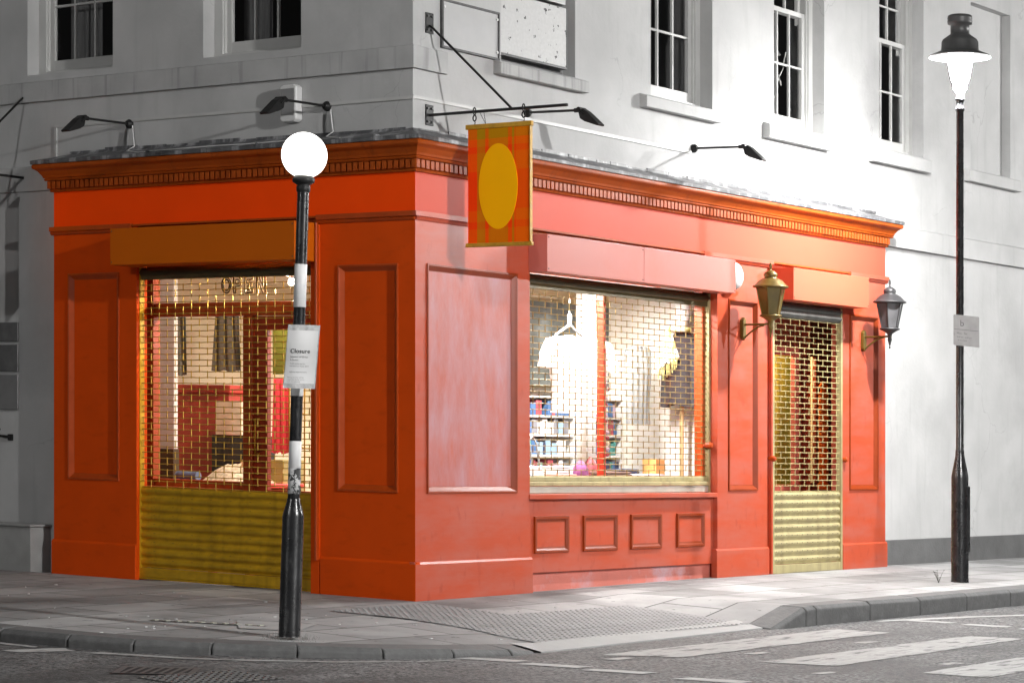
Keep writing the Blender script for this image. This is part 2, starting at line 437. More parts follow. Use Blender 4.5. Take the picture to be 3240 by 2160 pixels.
def islands(mb):
    par = list(range(len(mb.v)))

    def find(i):
        while par[i] != i:
            par[i] = par[par[i]]; i = par[i]
        return i
    key = {}
    for i, p in enumerate(mb.v):                    # welded corners belong together
        k = tuple(round(c, 5) for c in p)
        if k in key: par[find(i)] = find(key[k])
        else: key[k] = i
    for f in mb.f:
        for i in f[1:]: par[find(i)] = find(f[0])
    groups = {}
    for q, f in enumerate(mb.f): groups.setdefault(find(f[0]), []).append(q)
    out = []
    for fs in groups.values():
        n = MB(); idx = {}
        for q in fs:
            ff = []
            for i in mb.f[q]:
                if i not in idx: idx[i] = len(n.v); n.v.append(mb.v[i])
                ff.append(idx[i])
            n.f.append(ff); n.mi.append(mb.mi[q]); n.sm.append(mb.sm[q])
        out.append(n)
    return out


def build_each(mb, name, mats, parent, **kw):
    return [n.build(name, mats, parent, **kw) for n in islands(mb)]


def thing(name, label, cat, org, group=None):
    o = bpy.data.objects.new(name, None); C.objects.link(o); o.empty_display_size = .1
    o.location = (org[0], org[1], org[2] + fall(org[0], org[1])); o['org'] = tuple(org)
    o['label'] = label; o['category'] = cat
    if group: o['group'] = group
    return o


def tag(o, label, cat, group=None):
    o['label'] = label; o['category'] = cat
    if group: o['group'] = group
    return o


def copy_thing(root, org, label, rotz=None):
    r = root.copy(); C.objects.link(r)
    r.location = (org[0], org[1], org[2] + fall(org[0], org[1])); r['org'] = tuple(org); r['label'] = label
    if rotz is not None: r.rotation_euler = (0, 0, rotz)
    for ch in list(root.children):
        c = ch.copy(); C.objects.link(c); c.parent = r
        for g in list(ch.children):
            d = g.copy(); C.objects.link(d); d.parent = c
    return r


# ------------------------------------------------------------------ the ground
FZR = [(-1, 0), (0, 0), (2, .01), (4.6, .038), (8, .045), (12, .04), (40, .04)]
FZL = [(-1, 0), (0, 0), (1, .013), (2.1, .016), (3.2, .014), (4.3, .02), (40, .02)]
KL = [(-4.22, 13), (-4.22, .2), (-4.21, -.45), (-4.10, -.95), (-3.86, -1.42), (-3.52, -1.86), (-3.08, -2.22), (-2.60, -2.43), (-2.05, -2.50),
      (-1.75, -2.50), (1.48, -2.47), (2.03, -2.46), (2.2, -2.46), (17, -2.46)]
KZ = [-.01, -.02, -.02, -.022, -.025, -.035, -.05, -.068, -.095, -.128, -.13, .018, .02, .02]


def pl(T, x):
    for (a, p), (b, q) in zip(T, T[1:]):
        if x <= b: return p + (q - p) * max(0, (x - a) / (b - a))
    return T[-1][1]


def kerb_hit(dx, dy):
    """where a ray from the shop corner meets the kerb line: distance and kerb height"""
    for i in range(len(KL) - 1):
        ax, ay = KL[i]; ex, ey = KL[i + 1][0] - ax, KL[i + 1][1] - ay
        det = dx * -ey + ex * dy
        if abs(det) < 1e-9: continue
        t_ = (ax * -ey + ex * ay) / det; q = (dx * ay - dy * ax) / det
        if t_ > 0 and -1e-6 <= q <= 1 + 1e-6: return t_, KZ[i] + (KZ[i + 1] - KZ[i]) * q
    return 1, 0


KXR = [(KL[i][0], KZ[i]) for i in range(8, len(KL))]
KYL = [(-.45, -.02), (.2, -.02), (13, -.01)]


def zp(x, y):
    if x >= 0: f, k, t_ = pl(FZR, x), pl(KXR, x), -y / 2.46
    elif y >= 0: f, k, t_ = pl(FZL, y), pl(KYL, y), -x / 4.22
    else:
        r = math.hypot(x, y)
        if r < 1e-6: return 0
        d, k = kerb_hit(x / r, y / r); f, t_ = 0, r / d
        t_ = min(1.1, t_)
    t_ = max(0, t_)
    if k < -.04: t_ = t_ ** 1.25
    return f + (k - f) * t_


def rz(x, y=0):
    """the side street's carriageway lies a little higher than the main one"""
    return -.14 + .035 * min(1, max(0, (-1.9 - x) / 1.9))


ROADZ = -.14
m = MB()
xs_ = [-90, -20, -10, -6, -5] + [-4.6 + .2 * i for i in range(16)] + [-1, 3, 10, 140]; ys_ = [-90, -20, -6, -2, 0, 10, 140]
vs = [(x, y, rz(x)) for x in xs_ for y in ys_]; n = len(ys_)
m.add(vs, [(i * n + j, (i + 1) * n + j, (i + 1) * n + j + 1, i * n + j + 1) for i in range(len(xs_) - 1) for j in range(n - 1)])
m.build('road', ASPH, kind='structure', recalc=False)


def offset_line(P, d):
    out = []
    for i, p in enumerate(P):
        a = Vector(P[max(i - 1, 0)]); b = Vector(P[min(i + 1, len(P) - 1)])
        t_ = (b - a).normalized(); n = Vector((-t_.y, t_.x))
        out.append((p[0] + n.x * d, p[1] + n.y * d))
    return out


def resample(P, step):
    out = [P[0]]
    for a, b in zip(P, P[1:]):
        L = math.dist(a, b); k = max(1, round(L / step))
        out += [(a[0] + (b[0] - a[0]) * i / k, a[1] + (b[1] - a[1]) * i / k) for i in range(1, k + 1)]
    return out


KI = offset_line(KL, .24)


def inside_poly(x, y, P):
    c = False; n = len(P); j = n - 1
    for i in range(n):
        xi, yi = P[i]; xj, yj = P[j]
        if (yi > y) != (yj > y) and x < (xj - xi) * (y - yi) / (yj - yi) + xi: c = not c
        j = i
    return c


# pavement: strips from the building line to the inner kerb edge, one sheet
m = MB()
lineB = [(0, 13), (0, .2), (0, .15), (0, .1), (0, .06), (0, .03), (0, 0), (.03, 0), (.1, 0), (.25, 0), (1.48, 0), (2.03, 0), (2.2, 0), (17, 0)]
dense_k = []; dense_b = []
for i in range(len(KI) - 1):
    L = math.dist(KI[i], KI[i + 1]); k = max(2, round(L / .22))
    for q in range(k):
        t_ = q / k
        dense_k.append(tuple(KI[i][a] + (KI[i + 1][a] - KI[i][a]) * t_ for a in (0, 1)))
        dense_b.append(tuple(lineB[i][a] + (lineB[i + 1][a] - lineB[i][a]) * t_ for a in (0, 1)))
dense_k.append(KI[-1]); dense_b.append(lineB[-1])
NR = 16; vs = []; fs = []
for b_, k_ in zip(dense_b, dense_k):
    for q in range(-1, NR + 1):
        t_ = q / NR
        if q == -1:
            x, y = b_[0] + .3, b_[1] + .3
            z = zp(*b_)
        else:
            x, y = b_[0] + (k_[0] - b_[0]) * t_, b_[1] + (k_[1] - b_[1]) * t_
            z = zp(x, y)
        vs.append((x, y, z))
W_ = NR + 2
for i in range(len(dense_b) - 1):
    for q in range(W_ - 1):
        fs.append((i * W_ + q, i * W_ + q + 1, (i + 1) * W_ + q + 1, (i + 1) * W_ + q))
m.add(vs, fs, sm=True)
pv = m.build('pavement', SLABS, kind='structure')

# kerbstones: one stone after another with narrow joints
m = MB()
ko = resample(KL, .9)
pts = []
acc = []
for a, b in zip(ko, ko[1:]):
    L = math.dist(a, b)
    if zp(*a) < -.12 and zp(*b) < -.12: continue        # dropped kerb: laid flush as one strip
    g = .006 / L
    p0 = (a[0] + (b[0] - a[0]) * g, a[1] + (b[1] - a[1]) * g); p1 = (b[0] - (b[0] - a[0]) * g, b[1] - (b[1] - a[1]) * g)
    d = Vector((b[0] - a[0], b[1] - a[1])).normalized(); n = Vector((-d.y, d.x))
    wd = .24
    zz = [zp(*p0) + random.uniform(-.006, .004), zp(*p1) + random.uniform(-.006, .004)]
    q0 = (p0[0] + n.x * wd, p0[1] + n.y * wd); q1 = (p1[0] + n.x * wd, p1[1] + n.y * wd)
    zi = [zp(*q0) + .003, zp(*q1) + .003]
    c0 = (p0[0] + n.x * .035, p0[1] + n.y * .035); c1 = (p1[0] + n.x * .035, p1[1] + n.y * .035)
    lo = ROADZ - .12
    V = [(*p0, lo), (*p1, lo), (*p1, zz[1] - .028), (*p0, zz[0] - .028), (*c0, zz[0]), (*c1, zz[1]), (*q1, zi[1]), (*q0, zi[0]), (*q0, lo), (*q1, lo)]
    m.add(V, [(0, 1, 2, 3), (3, 2, 5, 4), (4, 5, 6, 7), (7, 6, 9, 8), (0, 3, 4, 7, 8), (1, 2, 5, 6, 9)])
m.build('kerb', KERB, kind='structure', bevel=.012)
# far sides of both streets, where the other lamp posts stand
m = MB(); m.box((-3, -40, ROADZ - .1), (60, -6.9, -.01)); m.box((-60, 1, ROADZ - .1), (-9.0, 60, -.01)); m.box((-60, -60, ROADZ - .1), (-12, -8.5, -.01))
m.build('opposite_pavement', SLABS, kind='structure')

# blister paving at the crossing
m = MB()


def sheet(m, x0, x1, y0, y1, dz, n=8, f=zp, mi=0):
    vs = []; fs = []
    for i in range(n + 1):
        for j in range(n + 1):
            x = x0 + (x1 - x0) * i / n; y = y0 + (y1 - y0) * j / n
            vs.append((x, y, f(x, y) + dz))
    for i in range(n):
        for j in range(n):
            a = i * (n + 1) + j; fs.append((a, a + n + 1, a + n + 2, a + 1))
    m.add(vs, fs, mi, True)


TX = (-1.36, -.13, 1.62); TY = (-2.25, -1.12, -.24)
xs_ = [TX[0] + .41 * i for i in range(8)]; ys_ = [TY[0] + .40 * j for j in range(6)]
for i in range(7):
    for j in range(5):
        x0, x1 = xs_[i] + .004, xs_[i] + .406; y0, y1 = ys_[j] + .004, ys_[j] + .396
        if x0 > -.2 and y0 > -1.2: continue
        dz = .006 + random.uniform(0, .003)
        sheet(m, x0, x1, y0, y1, dz, 3)
        for a in range(6):
            for b in range(6):
                cx, cy = x0 + .034 + a * .067, y0 + .031 + b * .067
                z = zp(cx, cy) + dz
                m.lathe([(.0125, -.001), (.0115, .0035), (.007, .0055), (.0005, .006)], (cx, cy, z), 8)
m.build('tactile_paving', TACT, kind='structure', recalc=False)
m = MB(); vs = []
for x, y in ((-2.55, -.42), (-2.28, -.95), (-2.80, -1.22), (-3.0, -.86)): vs.append((x, y, zp(x, y) + .006))
m.add(vs, [(0, 1, 2, 3)]); m.build('pale_paving_slab', mat('pale_slab', (.34, .34, .337), .75, var=.1, scale=4, bump=.2), kind='structure')
# flush strip along the dropped kerb
m = MB(); vs = []
for i in range(13):
    q = i / 12; xb, xf = -1.74 + 3.26 * q, -1.70 + 3.2 * q
    yb, yf = -2.25 + .15 * q, -2.49 + .12 * q
    vs += [(xf, yf, rz(xf) - .02), (xf, yf, rz(xf) + .010), (xf + .1 * (xb - xf), yf + .02, rz(xf) + .014), (xb, yb, zp(xb, yb) + .012)]
m.add(vs, [(i * 4 + j, i * 4 + 4 + j, i * 4 + 5 + j, i * 4 + 1 + j) for i in range(12) for j in range(3)])
m.build('dropped_kerb_strip', mat('dropped_kerb', (.34, .34, .337), .7, var=.08, scale=5, bump=.2), kind='structure')

# road markings
mm = MB(); mw = MB()


def mark(m, pts, dz=.004, jag=.012, step=.12):
    P = resample(list(pts) + [pts[0]], step)[:-1]
    P = [(x + random.uniform(-jag, jag), y + random.uniform(-jag, jag)) for x, y in P]
    m.add([(x, y, rz(x) + dz) for x, y in P], [tuple(range(len(P)))])


mark(mw, [(-1.5, -2.86), (1.95, -2.76), (2.0, -3.24), (-1.2, -3.32)], .004)
mark(mw, [(-1.05, -3.86), (2.25, -3.80), (2.35, -4.22), (-.9, -4.35)], .004)
mark(mw, [(-.85, -4.97), (2.4, -4.86), (2.5, -5.3), (-.8, -5.42)], .004)
mark(mw, [(-.85, -5.97), (2.4, -5.86), (2.5, -6.3), (-.8, -6.42)], .004)
for y in (-2.45, -2.95, -3.46, -4.17, -5.0, -5.8):
    mark(mm, [(-2.62, y), (-2.44, y - .01), (-2.30, y - .39), (-2.50, y - .40)])
    mark(mm, [(3.28, y - .27), (3.46, y - .28), (3.50, y - .65), (3.34, y - .65)])
mark(mm, [(2.95, -2.60), (3.2, -2.56), (4.2, -2.82), (9, -4.3), (9, -4.38), (4.2, -2.92)], step=.5)
mark(mm, [(-4.70, -.36), (-4.28, -.49), (-4.36, -.69), (-4.71, -.55)])
mark(mm, [(-4.47, 3.2), (-4.39, 3.2), (-4.33, -.33), (-4.40, -.36)], step=.4)
mark(mw, [(-4.42, -.85), (-4.29, -.85), (-4.12, -1.5), (-3.88, -1.86), (-3.56, -2.2), (-3.07, -2.45), (-3.10, -2.50), (-3.62, -2.26), (-3.95, -1.92), (-4.2, -1.52)], jag=.004)
mark(mw, [(-3.05, -2.46), (-2.75, -2.53), (-2.70, -2.58), (-3.08, -2.51)], jag=.004)
for x, y in ((-1.75, -3.05), (-.6, -3.45), (.9, -3.5), (-1.5, -4.5), (-.2, -4.75), (1.6, -4.6)):
    mark(mw, [(x, y), (x + .22, y - .01), (x + .24, y - .09), (x + .02, y - .09)])
mm.build('road_marking', MARK, kind='structure', recalc=False)
mw.build('worn_road_marking', MARKW, kind='structure', recalc=False)
# ------------------------------------------------------------------ the stucco building
WP = -.13                                         # wall plane, behind the shopfront's own plane (w = 0)
HT = 8.6
bld = thing('corner_building', 'pale stucco corner building with tall sash windows above the orange shopfront', 'building', (.13, .13, 0))
RW = [(3.66, 4.747), (5.92, 6.95), (8.157, 9.2)]
BO = (1.33, 2.435); BL = (10.385, 11.45)
LW = [(1.346, 2.488), (3.61, 4.738), (6.1, 7.2)]
ZS, ZT = 4.565, 6.5


def facade(m, F, u0, u1, v0, v1, holes, thick, depth):
    us = sorted({u0, u1, *[h[0] for h in holes], *[h[1] for h in holes]}); us = [u for u in us if u0 <= u <= u1]
    vs = sorted({v0, v1, *[h[2] for h in holes], *[h[3] for h in holes]}); vs = [v for v in vs if v0 <= v <= v1]
    for i in range(len(us) - 1):
        for j in range(len(vs) - 1):
            a, b, c, d = us[i], us[i + 1], vs[j], vs[j + 1]
            if any(h[0] - 1e-6 <= a and b <= h[1] + 1e-6 and h[2] - 1e-6 <= c and d <= h[3] + 1e-6 for h in holes): continue
            for w_ in (WP, WP - thick):
                m.add([F(a, w_, c), F(b, w_, c), F(b, w_, d), F(a, w_, d)], [(0, 1, 2, 3)])
    for h in holes:
        a, b, c, d = h[:4]
        for p, q in (((a, c), (b, c)), ((b, c), (b, d)), ((b, d), (a, d)), ((a, d), (a, c))):
            m.add([F(p[0], WP, p[1]), F(q[0], WP, q[1]), F(q[0], WP - depth, q[1]), F(p[0], WP - depth, p[1])], [(0, 1, 2, 3)])


m = MB()
rh = [(a, b, ZS, ZT) for a, b in RW] + [(BO[0], BO[1], ZS, ZT), (BL[0], BL[1], ZS, ZT), (.13, 7.98, 0.0, 3.6)]
lh = [(a, b, ZS + .03, ZT) for a, b in LW] + [(.13, 4.18, 0.0, 3.6), (5.35, 6.25, .0, 2.2)]
facade(m, FR, .13, 17, -.15, HT, rh, .3, .3)
facade(m, FL, .13, 13, -.15, HT, lh, .3, .3)
# back, ends and roof close the volume
m.add([(17, .13, -.15), (17, 13, -.15), (17, 13, HT), (17, .13, HT)], [(0, 1, 2, 3)])
m.add([(.13, 13, -.15), (17, 13, -.15), (17, 13, HT), (.13, 13, HT)], [(0, 1, 2, 3)])
m.add([(.13, .13, HT), (17, .13, HT), (17, 13, HT), (.13, 13, HT)], [(0, 1, 2, 3)])
m.add([(.5, .5, 3.3), (16.9, .5, 3.3), (16.9, 12.9, 3.3), (.5, 12.9, 3.3)], [(0, 1, 2, 3)])
m.build('wall', STUCCO, bld, weld=True, recalc=False)
# blind window back
m = MB(); m.fb(FR, BL[0], BL[1], WP - .26, WP - .11, ZS, ZT); m.build('blind_window', STUCCO, bld)
# string courses
m = MB()
for z0, z1, pr in ((4.34, 4.532, .035),):
    m.add([], [])
    for F, a, b in ((FL, .13 - pr, 13), (FR, .13 - pr, .55)):
        m.extrude_u([(WP - .02, z0), (WP + pr, z0), (WP + pr, z1 - .012), (WP, z1), (WP - .02, z1)], F, a if F is FL else .1502, b)
m.build('string_course', STUCCO_D, bld)
m = MB()
m.extrude_u([(WP - .02, 3.515), (WP + .05, 3.515), (WP + .05, 3.735), (WP, 3.76), (WP - .02, 3.76)], FR, 8.0, 17)
m.extrude_u([(WP - .02, 3.515), (WP + .03, 3.515), (WP + .03, 3.735), (WP, 3.75), (WP - .02, 3.75)], FL, 4.2, 13)
build_each(m, 'string_course', STUCCO, bld)
m = MB(); m.fb(FR, 8.02, 17, WP - .02, WP + .02, -.15, .318); m.build('plinth', PLINTH, bld, bevel=.006)
# sills of the right-hand windows
for (a, b, lo) in ((1.22, 2.54, 4.435), (3.47, 4.80, 4.432), (5.70, 6.99, 4.40), (7.90, 9.25, 4.395), (10.2, 11.6, 4.41)):
    m = MB(); m.extrude_u([(WP - .3, ZS - .002), (WP - .3, lo), (WP + .085, lo), (WP + .085, ZS - .03), (WP, ZS - .002)], FR, a, b)
    m.build('window_sill', STUCCO_D if a < 2 else STUCCO, bld, bevel=.006)


def sash_window(F, u0, u1, z0, z1, zm, bars, name='window', dep=.14, bw_=.08, br=.10, flip=False, blind=None):
    """box frame, two sashes with three panes across, panes behind"""
    w0 = WP - dep
    f = MB()
    f.fb(F, u0, u0 + bw_, w0 - .14, w0, z0, z1); f.fb(F, u1 - bw_, u1, w0 - .14, w0, z0, z1)
    f.fb(F, u0 + bw_, u1 - bw_, w0 - .14, w0, z0, z0 + .045); f.fb(F, u0 + bw_, u1 - bw_, w0 - .14, w0, z1 - .06, z1)
    f.fb(F, u0 + bw_ - .002, u0 + bw_ + .012, w0 - .05, w0 - .02, z0 + .045, z1 - .06); f.fb(F, u1 - bw_ - .012, u1 - bw_ + .002, w0 - .05, w0 - .02, z0 + .045, z1 - .06)
    fo = f.build(name, WINW, bld, bevel=.004)
    a, b = u0 + bw_ + .012, u1 - bw_ - .012
    for lo, hi, wz, zb in ((z0 + .046, zm + .025, w0 - .045, bars[0]), (zm - .025, z1 - .061, w0 - .095, bars[1])):
        s_ = MB(); st = .055
        s_.fb(F, a, a + st, wz - .04, wz, lo, hi); s_.fb(F, b - st, b, wz - .04, wz, lo, hi)
        rb = br if lo < zm - .1 else .05
        s_.fb(F, a + st, b - st, wz - .04, wz, lo, lo + rb); s_.fb(F, a + st, b - st, wz - .04, wz, hi - .05, hi)
        if lo > zm - .1:
            for q in (a, b - st): s_.fb(F, q + .005, q + st - .005, wz - .04, wz - .002, lo - .07, lo)
        gx0, gx1 = a + st, b - st
        for k in (1, 2):
            x = gx0 + (gx1 - gx0) * k / 3
            s_.fb(F, x - .011, x + .011, wz - .032, wz - .004, lo + rb, hi - .05)
        for zq in zb:
            for k in range(3):
                x0 = gx0 + (gx1 - gx0) * k / 3 + (.011 if k else 0); x1 = gx0 + (gx1 - gx0) * (k + 1) / 3 - (.011 if k < 2 else 0)
                s_.fb(F, x0, x1, wz - .032, wz - .004, zq - .011, zq + .011)
        s_.build('sash', WINW, fo, bevel=.003)
        p = MB(); p.sheet(F, a + .02, b - .02, wz - .02, lo + .02, hi - .02); p.build('pane', GLASS, fo)
    return fo


wins = []
for (a, b) in RW: wins.append(sash_window(FR, a, b, ZS + .004, ZT, 5.80, ([5.245], [6.2])))
for (a, b) in LW: wins.append(sash_window(FL, a, b, ZS + .034, ZT, 5.85, ([5.25], [6.2]), bw_=.10))


def drape(F, u0, u1, w_, z0, z1, par, n=18, amp=.025, mt=CURT, name='curtain'):
    m = MB(); vs = []
    for i in range(n * 4 + 1):
        u = u0 + (u1 - u0) * i / (n * 4); d = amp * math.sin(i * PI / 2 + .4 * math.sin(i))
        vs += [F(u, w_ + d, z0), F(u, w_ + d * .6, z1)]
    m.add(vs, [(2 * i, 2 * i + 2, 2 * i + 3, 2 * i + 1) for i in range(n * 4)], 0, True)
    return m.build(name, mt, par, recalc=False)


drape(FL, 4.18, 4.60, WP - .42, 4.6, 6.5, wins[4], 7)
drape(FL, 2.05, 2.40, WP - .42, 4.6, 6.5, wins[3], 6)
NET = mat('net_curtain', (.13, .13, .131), .9, var=.35, scale=2.5, stretch=(9, 9, .35))
for k, (a, b) in enumerate(RW): drape(FR, a + .12, b - .12, WP - .62 - .05 * k, 4.6, 6.5, wins[k], 12, .03, NET)
# dark rooms behind the upper windows
m = MB(); m.fb(FR, 3, 10, -2.2, -2.1, 3.35, 7); m.fb(FL, 1, 8, -2.2, -2.1, 3.35, 7)
m.build('inner_wall', mat('dark_room', (.05, .05, .05), .9), bld)
# side door at the far left, almost out of the picture
m = MB(); m.fb(FL, 5.36, 6.24, WP - .18, WP - .12, .02, 2.19)
for a, b, c, d in ((5.45, 5.75, .3, 1.0), (5.85, 6.15, .3, 1.0), (5.45, 5.75, 1.15, 2.05), (5.85, 6.15, 1.15, 2.05)):
    m.rings(FL, [(a, b, c, d, WP - .118), (a + .03, b - .03, c + .03, d - .03, WP - .105), (a + .05, b - .05, c + .05, d - .05, WP - .116)], [0, 0, 0])
dr = m.build('door', mat('door_grey', (.2, .2, .2), .5), bld)
m = MB(); m.fb(FL, 5.25, 5.35, WP, WP + .03, .0, 2.3); m.fb(FL, 5.25, 6.35, WP, WP + .03, 2.3, 2.4); m.fb(FL, 6.25, 6.35, WP, WP + .03, 0, 2.3)
m.build('door_frame', WINW, bld, bevel=.005)

# boarded window: sheet with spots
bd = MB(); bd.fb(FR, 1.36, 2.34, WP - .075, WP - .03, 4.645, 5.17, 0)
o = bd.build('boarded_window', RUSTP, bld, bevel=.004)
m = MB(); m.fb(FR, 1.33, 2.435, WP - .2, WP - .14, ZS, ZT); m.build('board_backing', mat('board_backing', (.22, .22, .22), .8), o)
m = MB(); m.fb(FR, 1.36, 2.34, WP - .085, WP - .04, 5.20, 6.2); m.build('upper_board', RUSTP, o)
m = MB(); m.fb(FR, 1.36, 2.34, WP - .075, WP - .028, 4.625, 4.644); m.fb(FR, 2.341, 2.352, WP - .075, WP - .028, 4.625, 5.17)
m.build('board_edge', IRONC, o)

# ------------------------------------------------------------------ the shopfront
shop = thing('shopfront', 'orange painted wooden shopfront with dentil cornice wrapping round the street corner', 'shopfront', (0, 0, 0))
RE, LE = 8.05, 4.24
FB = 3.15


def wrap(m, prof, mi=0, back=.13):
    """sweep a (w, v) profile round the shop: left end, left face, corner, right face, right end"""
    vs = []
    for w_, v in prof:
        vs += [(back, LE + w_, v), (-w_, LE + w_, v), (-w_, -w_, v), (RE + w_, -w_, v), (RE + w_, back, v)]
    fs = []
    for i in range(len(prof) - 1):
        for j in range(4):
            fs.append((i * 5 + j, i * 5 + j + 1, i * 5 + 5 + j + 1, i * 5 + 5 + j))
    m.add(vs, fs, mi)
    return m


def wrapL(m, prof, mi=0, back=.13):
    vs = []
    for w_, v in prof: vs += [(back, LE + w_, v), (-w_, LE + w_, v), (-w_, -w_, v)]
    m.add(vs, [(i * 3 + j, i * 3 + j + 1, i * 3 + 4 + j, i * 3 + 3 + j) for i in range(len(prof) - 1) for j in range(2)], mi)


def wrapR(m, prof, mi=0, back=.13):
    vs = []
    for w_, v in prof: vs += [(-w_, -w_, v), (RE + w_, -w_, v), (RE + w_, back, v)]
    m.add(vs, [(i * 3 + j, i * 3 + j + 1, i * 3 + 4 + j, i * 3 + 3 + j) for i in range(len(prof) - 1) for j in range(2)], mi)


m = MB(); pf = [(-.2, 3.15), (0, 3.15), (0, 3.478), (-.1, 3.478)]
wrapL(m, pf, 0); wrapR(m, pf, 1)
m.build('fascia', [ORF, ORRF], shop, weld=True, recalc=False)
m = MB(); wrap(m, [(0, 3.478), (.022, 3.478), (.026, 3.487), (.022, 3.497), (.03, 3.502), (.03, 3.572), (.058, 3.578), (.066, 3.588), (.058, 3.598), (.070, 3.604),
               (.076, 3.622), (.090, 3.642), (.104, 3.662), (.118, 3.672), (.126, 3.678), (.134, 3.680), (.142, 3.69), (.144, 3.705), (.138, 3.722), (-.1, 3.724)])
co = m.build('cornice', CORN, shop, weld=True, recalc=False)
m = MB(); st = .062
k = int((LE + .05) / st)
for i in range(k + 1):
    u = -.045 + i * st; m.fb(FL, u, u + .042, .028, .052, 3.506, 3.571)
k = int((RE + .05) / st)
for i in range(k + 1):
    u = -.045 + i * st; m.fb(FR, u, u + .042, .028, .052, 3.506, 3.571)
m.build('dentil_band', CORN, co)
m = MB(); wrap(m, [(.10, 3.7245), (.152, 3.7245), (.154, 3.752), (.15, 3.758), (.0, 3.80), (-.10, 3.83), (-.125, 3.852), (-.128, 3.80)])
fl = m.build('lead_flashing', LEAD, shop, weld=True, recalc=False)
m = MB()
for u in (1.05, 2.45, 3.9, 5.3, 6.7):                # welted joints and folded laps of the lead
    for w0, w1, v0, v1 in ((.02, .153, 3.757, 3.80), (-.12, .02, 3.796, 3.835)):
        m.add([FR(u - .012, w1 + .004, v0 + .006), FR(u + .012, w1 + .004, v0 + .006), FR(u + .012, w0, v1 + .006), FR(u - .012, w0, v1 + .006)], [(0, 1, 2, 3)])
for u in (.3, 1.6, 2.9): m.fb(FL, u - .01, u + .01, .10, .157, 3.73, 3.775)
build_each(m, 'lead_joint', LEAD, fl)
# the render upstand where the lead meets the wall, slightly ragged
m = MB()
for F, L_ in ((FR, 7.7), (FL, 4.1)):
    u = .2
    while u < L_:
        d = random.uniform(.12, .5); m.fb(F, u, u + d - .01, WP - .01, WP + .012, 3.845, 3.862 + random.uniform(-.006, .016)); u += d
m.build('upstand', LEAD, fl)

# fascia bottom moulding, stopped at the shutter boxes
BOXU = {'L': (1.05, 3.21), 'R': (1.55, 4.64), 'D': (5.655, 7.22)}
pm = [(-.02, 3.158), (.034, 3.158), (.034, 3.118), (.018, 3.116), (.022, 3.106), (.014, 3.092), (.006, 3.084), (-.02, 3.084)]
m = MB(); m.extrude_u(pm, FL, BOXU['L'][1] + .01, LE + .03); m.extrude_u(pm, FL, .0, BOXU['L'][0] - .01, 0)
m.extrude_u(pm, FR, .0, BOXU['R'][0] - .01, 1); m.extrude_u(pm, FR, 4.35, BOXU['D'][0] - .01, 1); m.extrude_u(pm, FR, BOXU['D'][1] + .01, RE + .03, 1)
m.add([(-.034, -.034, 3.158), (0, -.034, 3.158), (0, 0, 3.158), (-.034, 0, 3.158), (-.034, -.034, 3.118), (0, -.034, 3.118), (0, 0, 3.118), (-.034, 0, 3.118)],
      [(0, 1, 2, 3), (0, 1, 5, 4), (3, 0, 4, 7), (4, 5, 6, 7)], 1)
build_each(m, 'fascia_moulding', [TRIM, ORR], shop)
m = MB()
for F, key in ((FL, 'L'), (FR, 'R'), (FR, 'D')):
    a, b = BOXU[key]; m.fb(F, a - .01, b + .01, -.2, -.02, 3.06, 3.16); m.fb(F, a - .01, b + .01, -.02, .03, 3.135, 3.1505)
build_each(m, 'fascia_rail', CORN, shop)


def pilaster(F, u0, u1, pan, mats, plz=.316, plw=.014, pu=None, dep=.13, zlo=-.1, ztop=3.15, pan_mats=None):
    a, b, c, d = pan
    m = MB()
    us = [u0, a, b, u1]; vs = [zlo, c, d, ztop]
    for i in range(3):
        for j in range(3):
            if i == 1 and j == 1: continue
            m.add([F(us[i], 0, vs[j]), F(us[i + 1], 0, vs[j]), F(us[i + 1], 0, vs[j + 1]), F(us[i], 0, vs[j + 1])], [(0, 1, 2, 3)])
    for u in ((u0, u1) if u0 > .01 else (u1,)):
        m.add([F(u, 0, zlo), F(u, 0, ztop), F(u, -dep, ztop), F(u, -dep, zlo)], [(0, 1, 2, 3)])
    p = m.build('pilaster', mats[0], shop, weld=True)
    q = MB()
    e = .004
    q.rings(F, [(a - .012, b + .012, c - .012, d + .012, 0.001), (a - .010, b + .010, c - .010, d + .010, .012), (a + .004, b - .004, c + .004, d - .004, .012),
                (a + .014, b - .014, c + .014, d - .014, .002), (a + .042, b - .042, c + .042, d - .042, -.022), (a + .046, b - .046, c + .046, d - .046, -.022)],
            [1, 1, 1, 1, 1, 0])
    q.build('panel', pan_mats or mats, p, weld=True)
    pu = pu or (u0 - .0, u1)
    b_ = MB(); b_.extrude_u([(-.05, zlo), (plw, zlo), (plw, plz - .02), (0.0, plz), (-.05, plz)], F, pu[0], pu[1])
    b_.build('plinth', mats[0], p, bevel=.004)
    return p


pilaster(FL, 3.177, 4.24, (3.404, 4.038, .88, 2.72), [ORL, TRIM], pu=(3.18, 4.26))
pilaster(FL, 0.0, 1.02, (.188, .812, .88, 2.725), [ORL, TRIM], pu=(-.0139, 1.01))
pilaster(FR, 0.0, 1.56, (.158, 1.372, .88, 2.73), [ORR, TRIMR], pu=(-.0139, 1.60), pan_mats=[ORP, TRIMR])
pilaster(FR, 4.63, 5.565, (4.84, 5.365, .885, 2.722), [ORR, TRIMR], pu=(4.60, 5.585))
pilaster(FR, 7.10, 8.05, (7.262, 7.868, .88, 2.705), [ORR, TRIMR], pu=(7.10, 8.075))

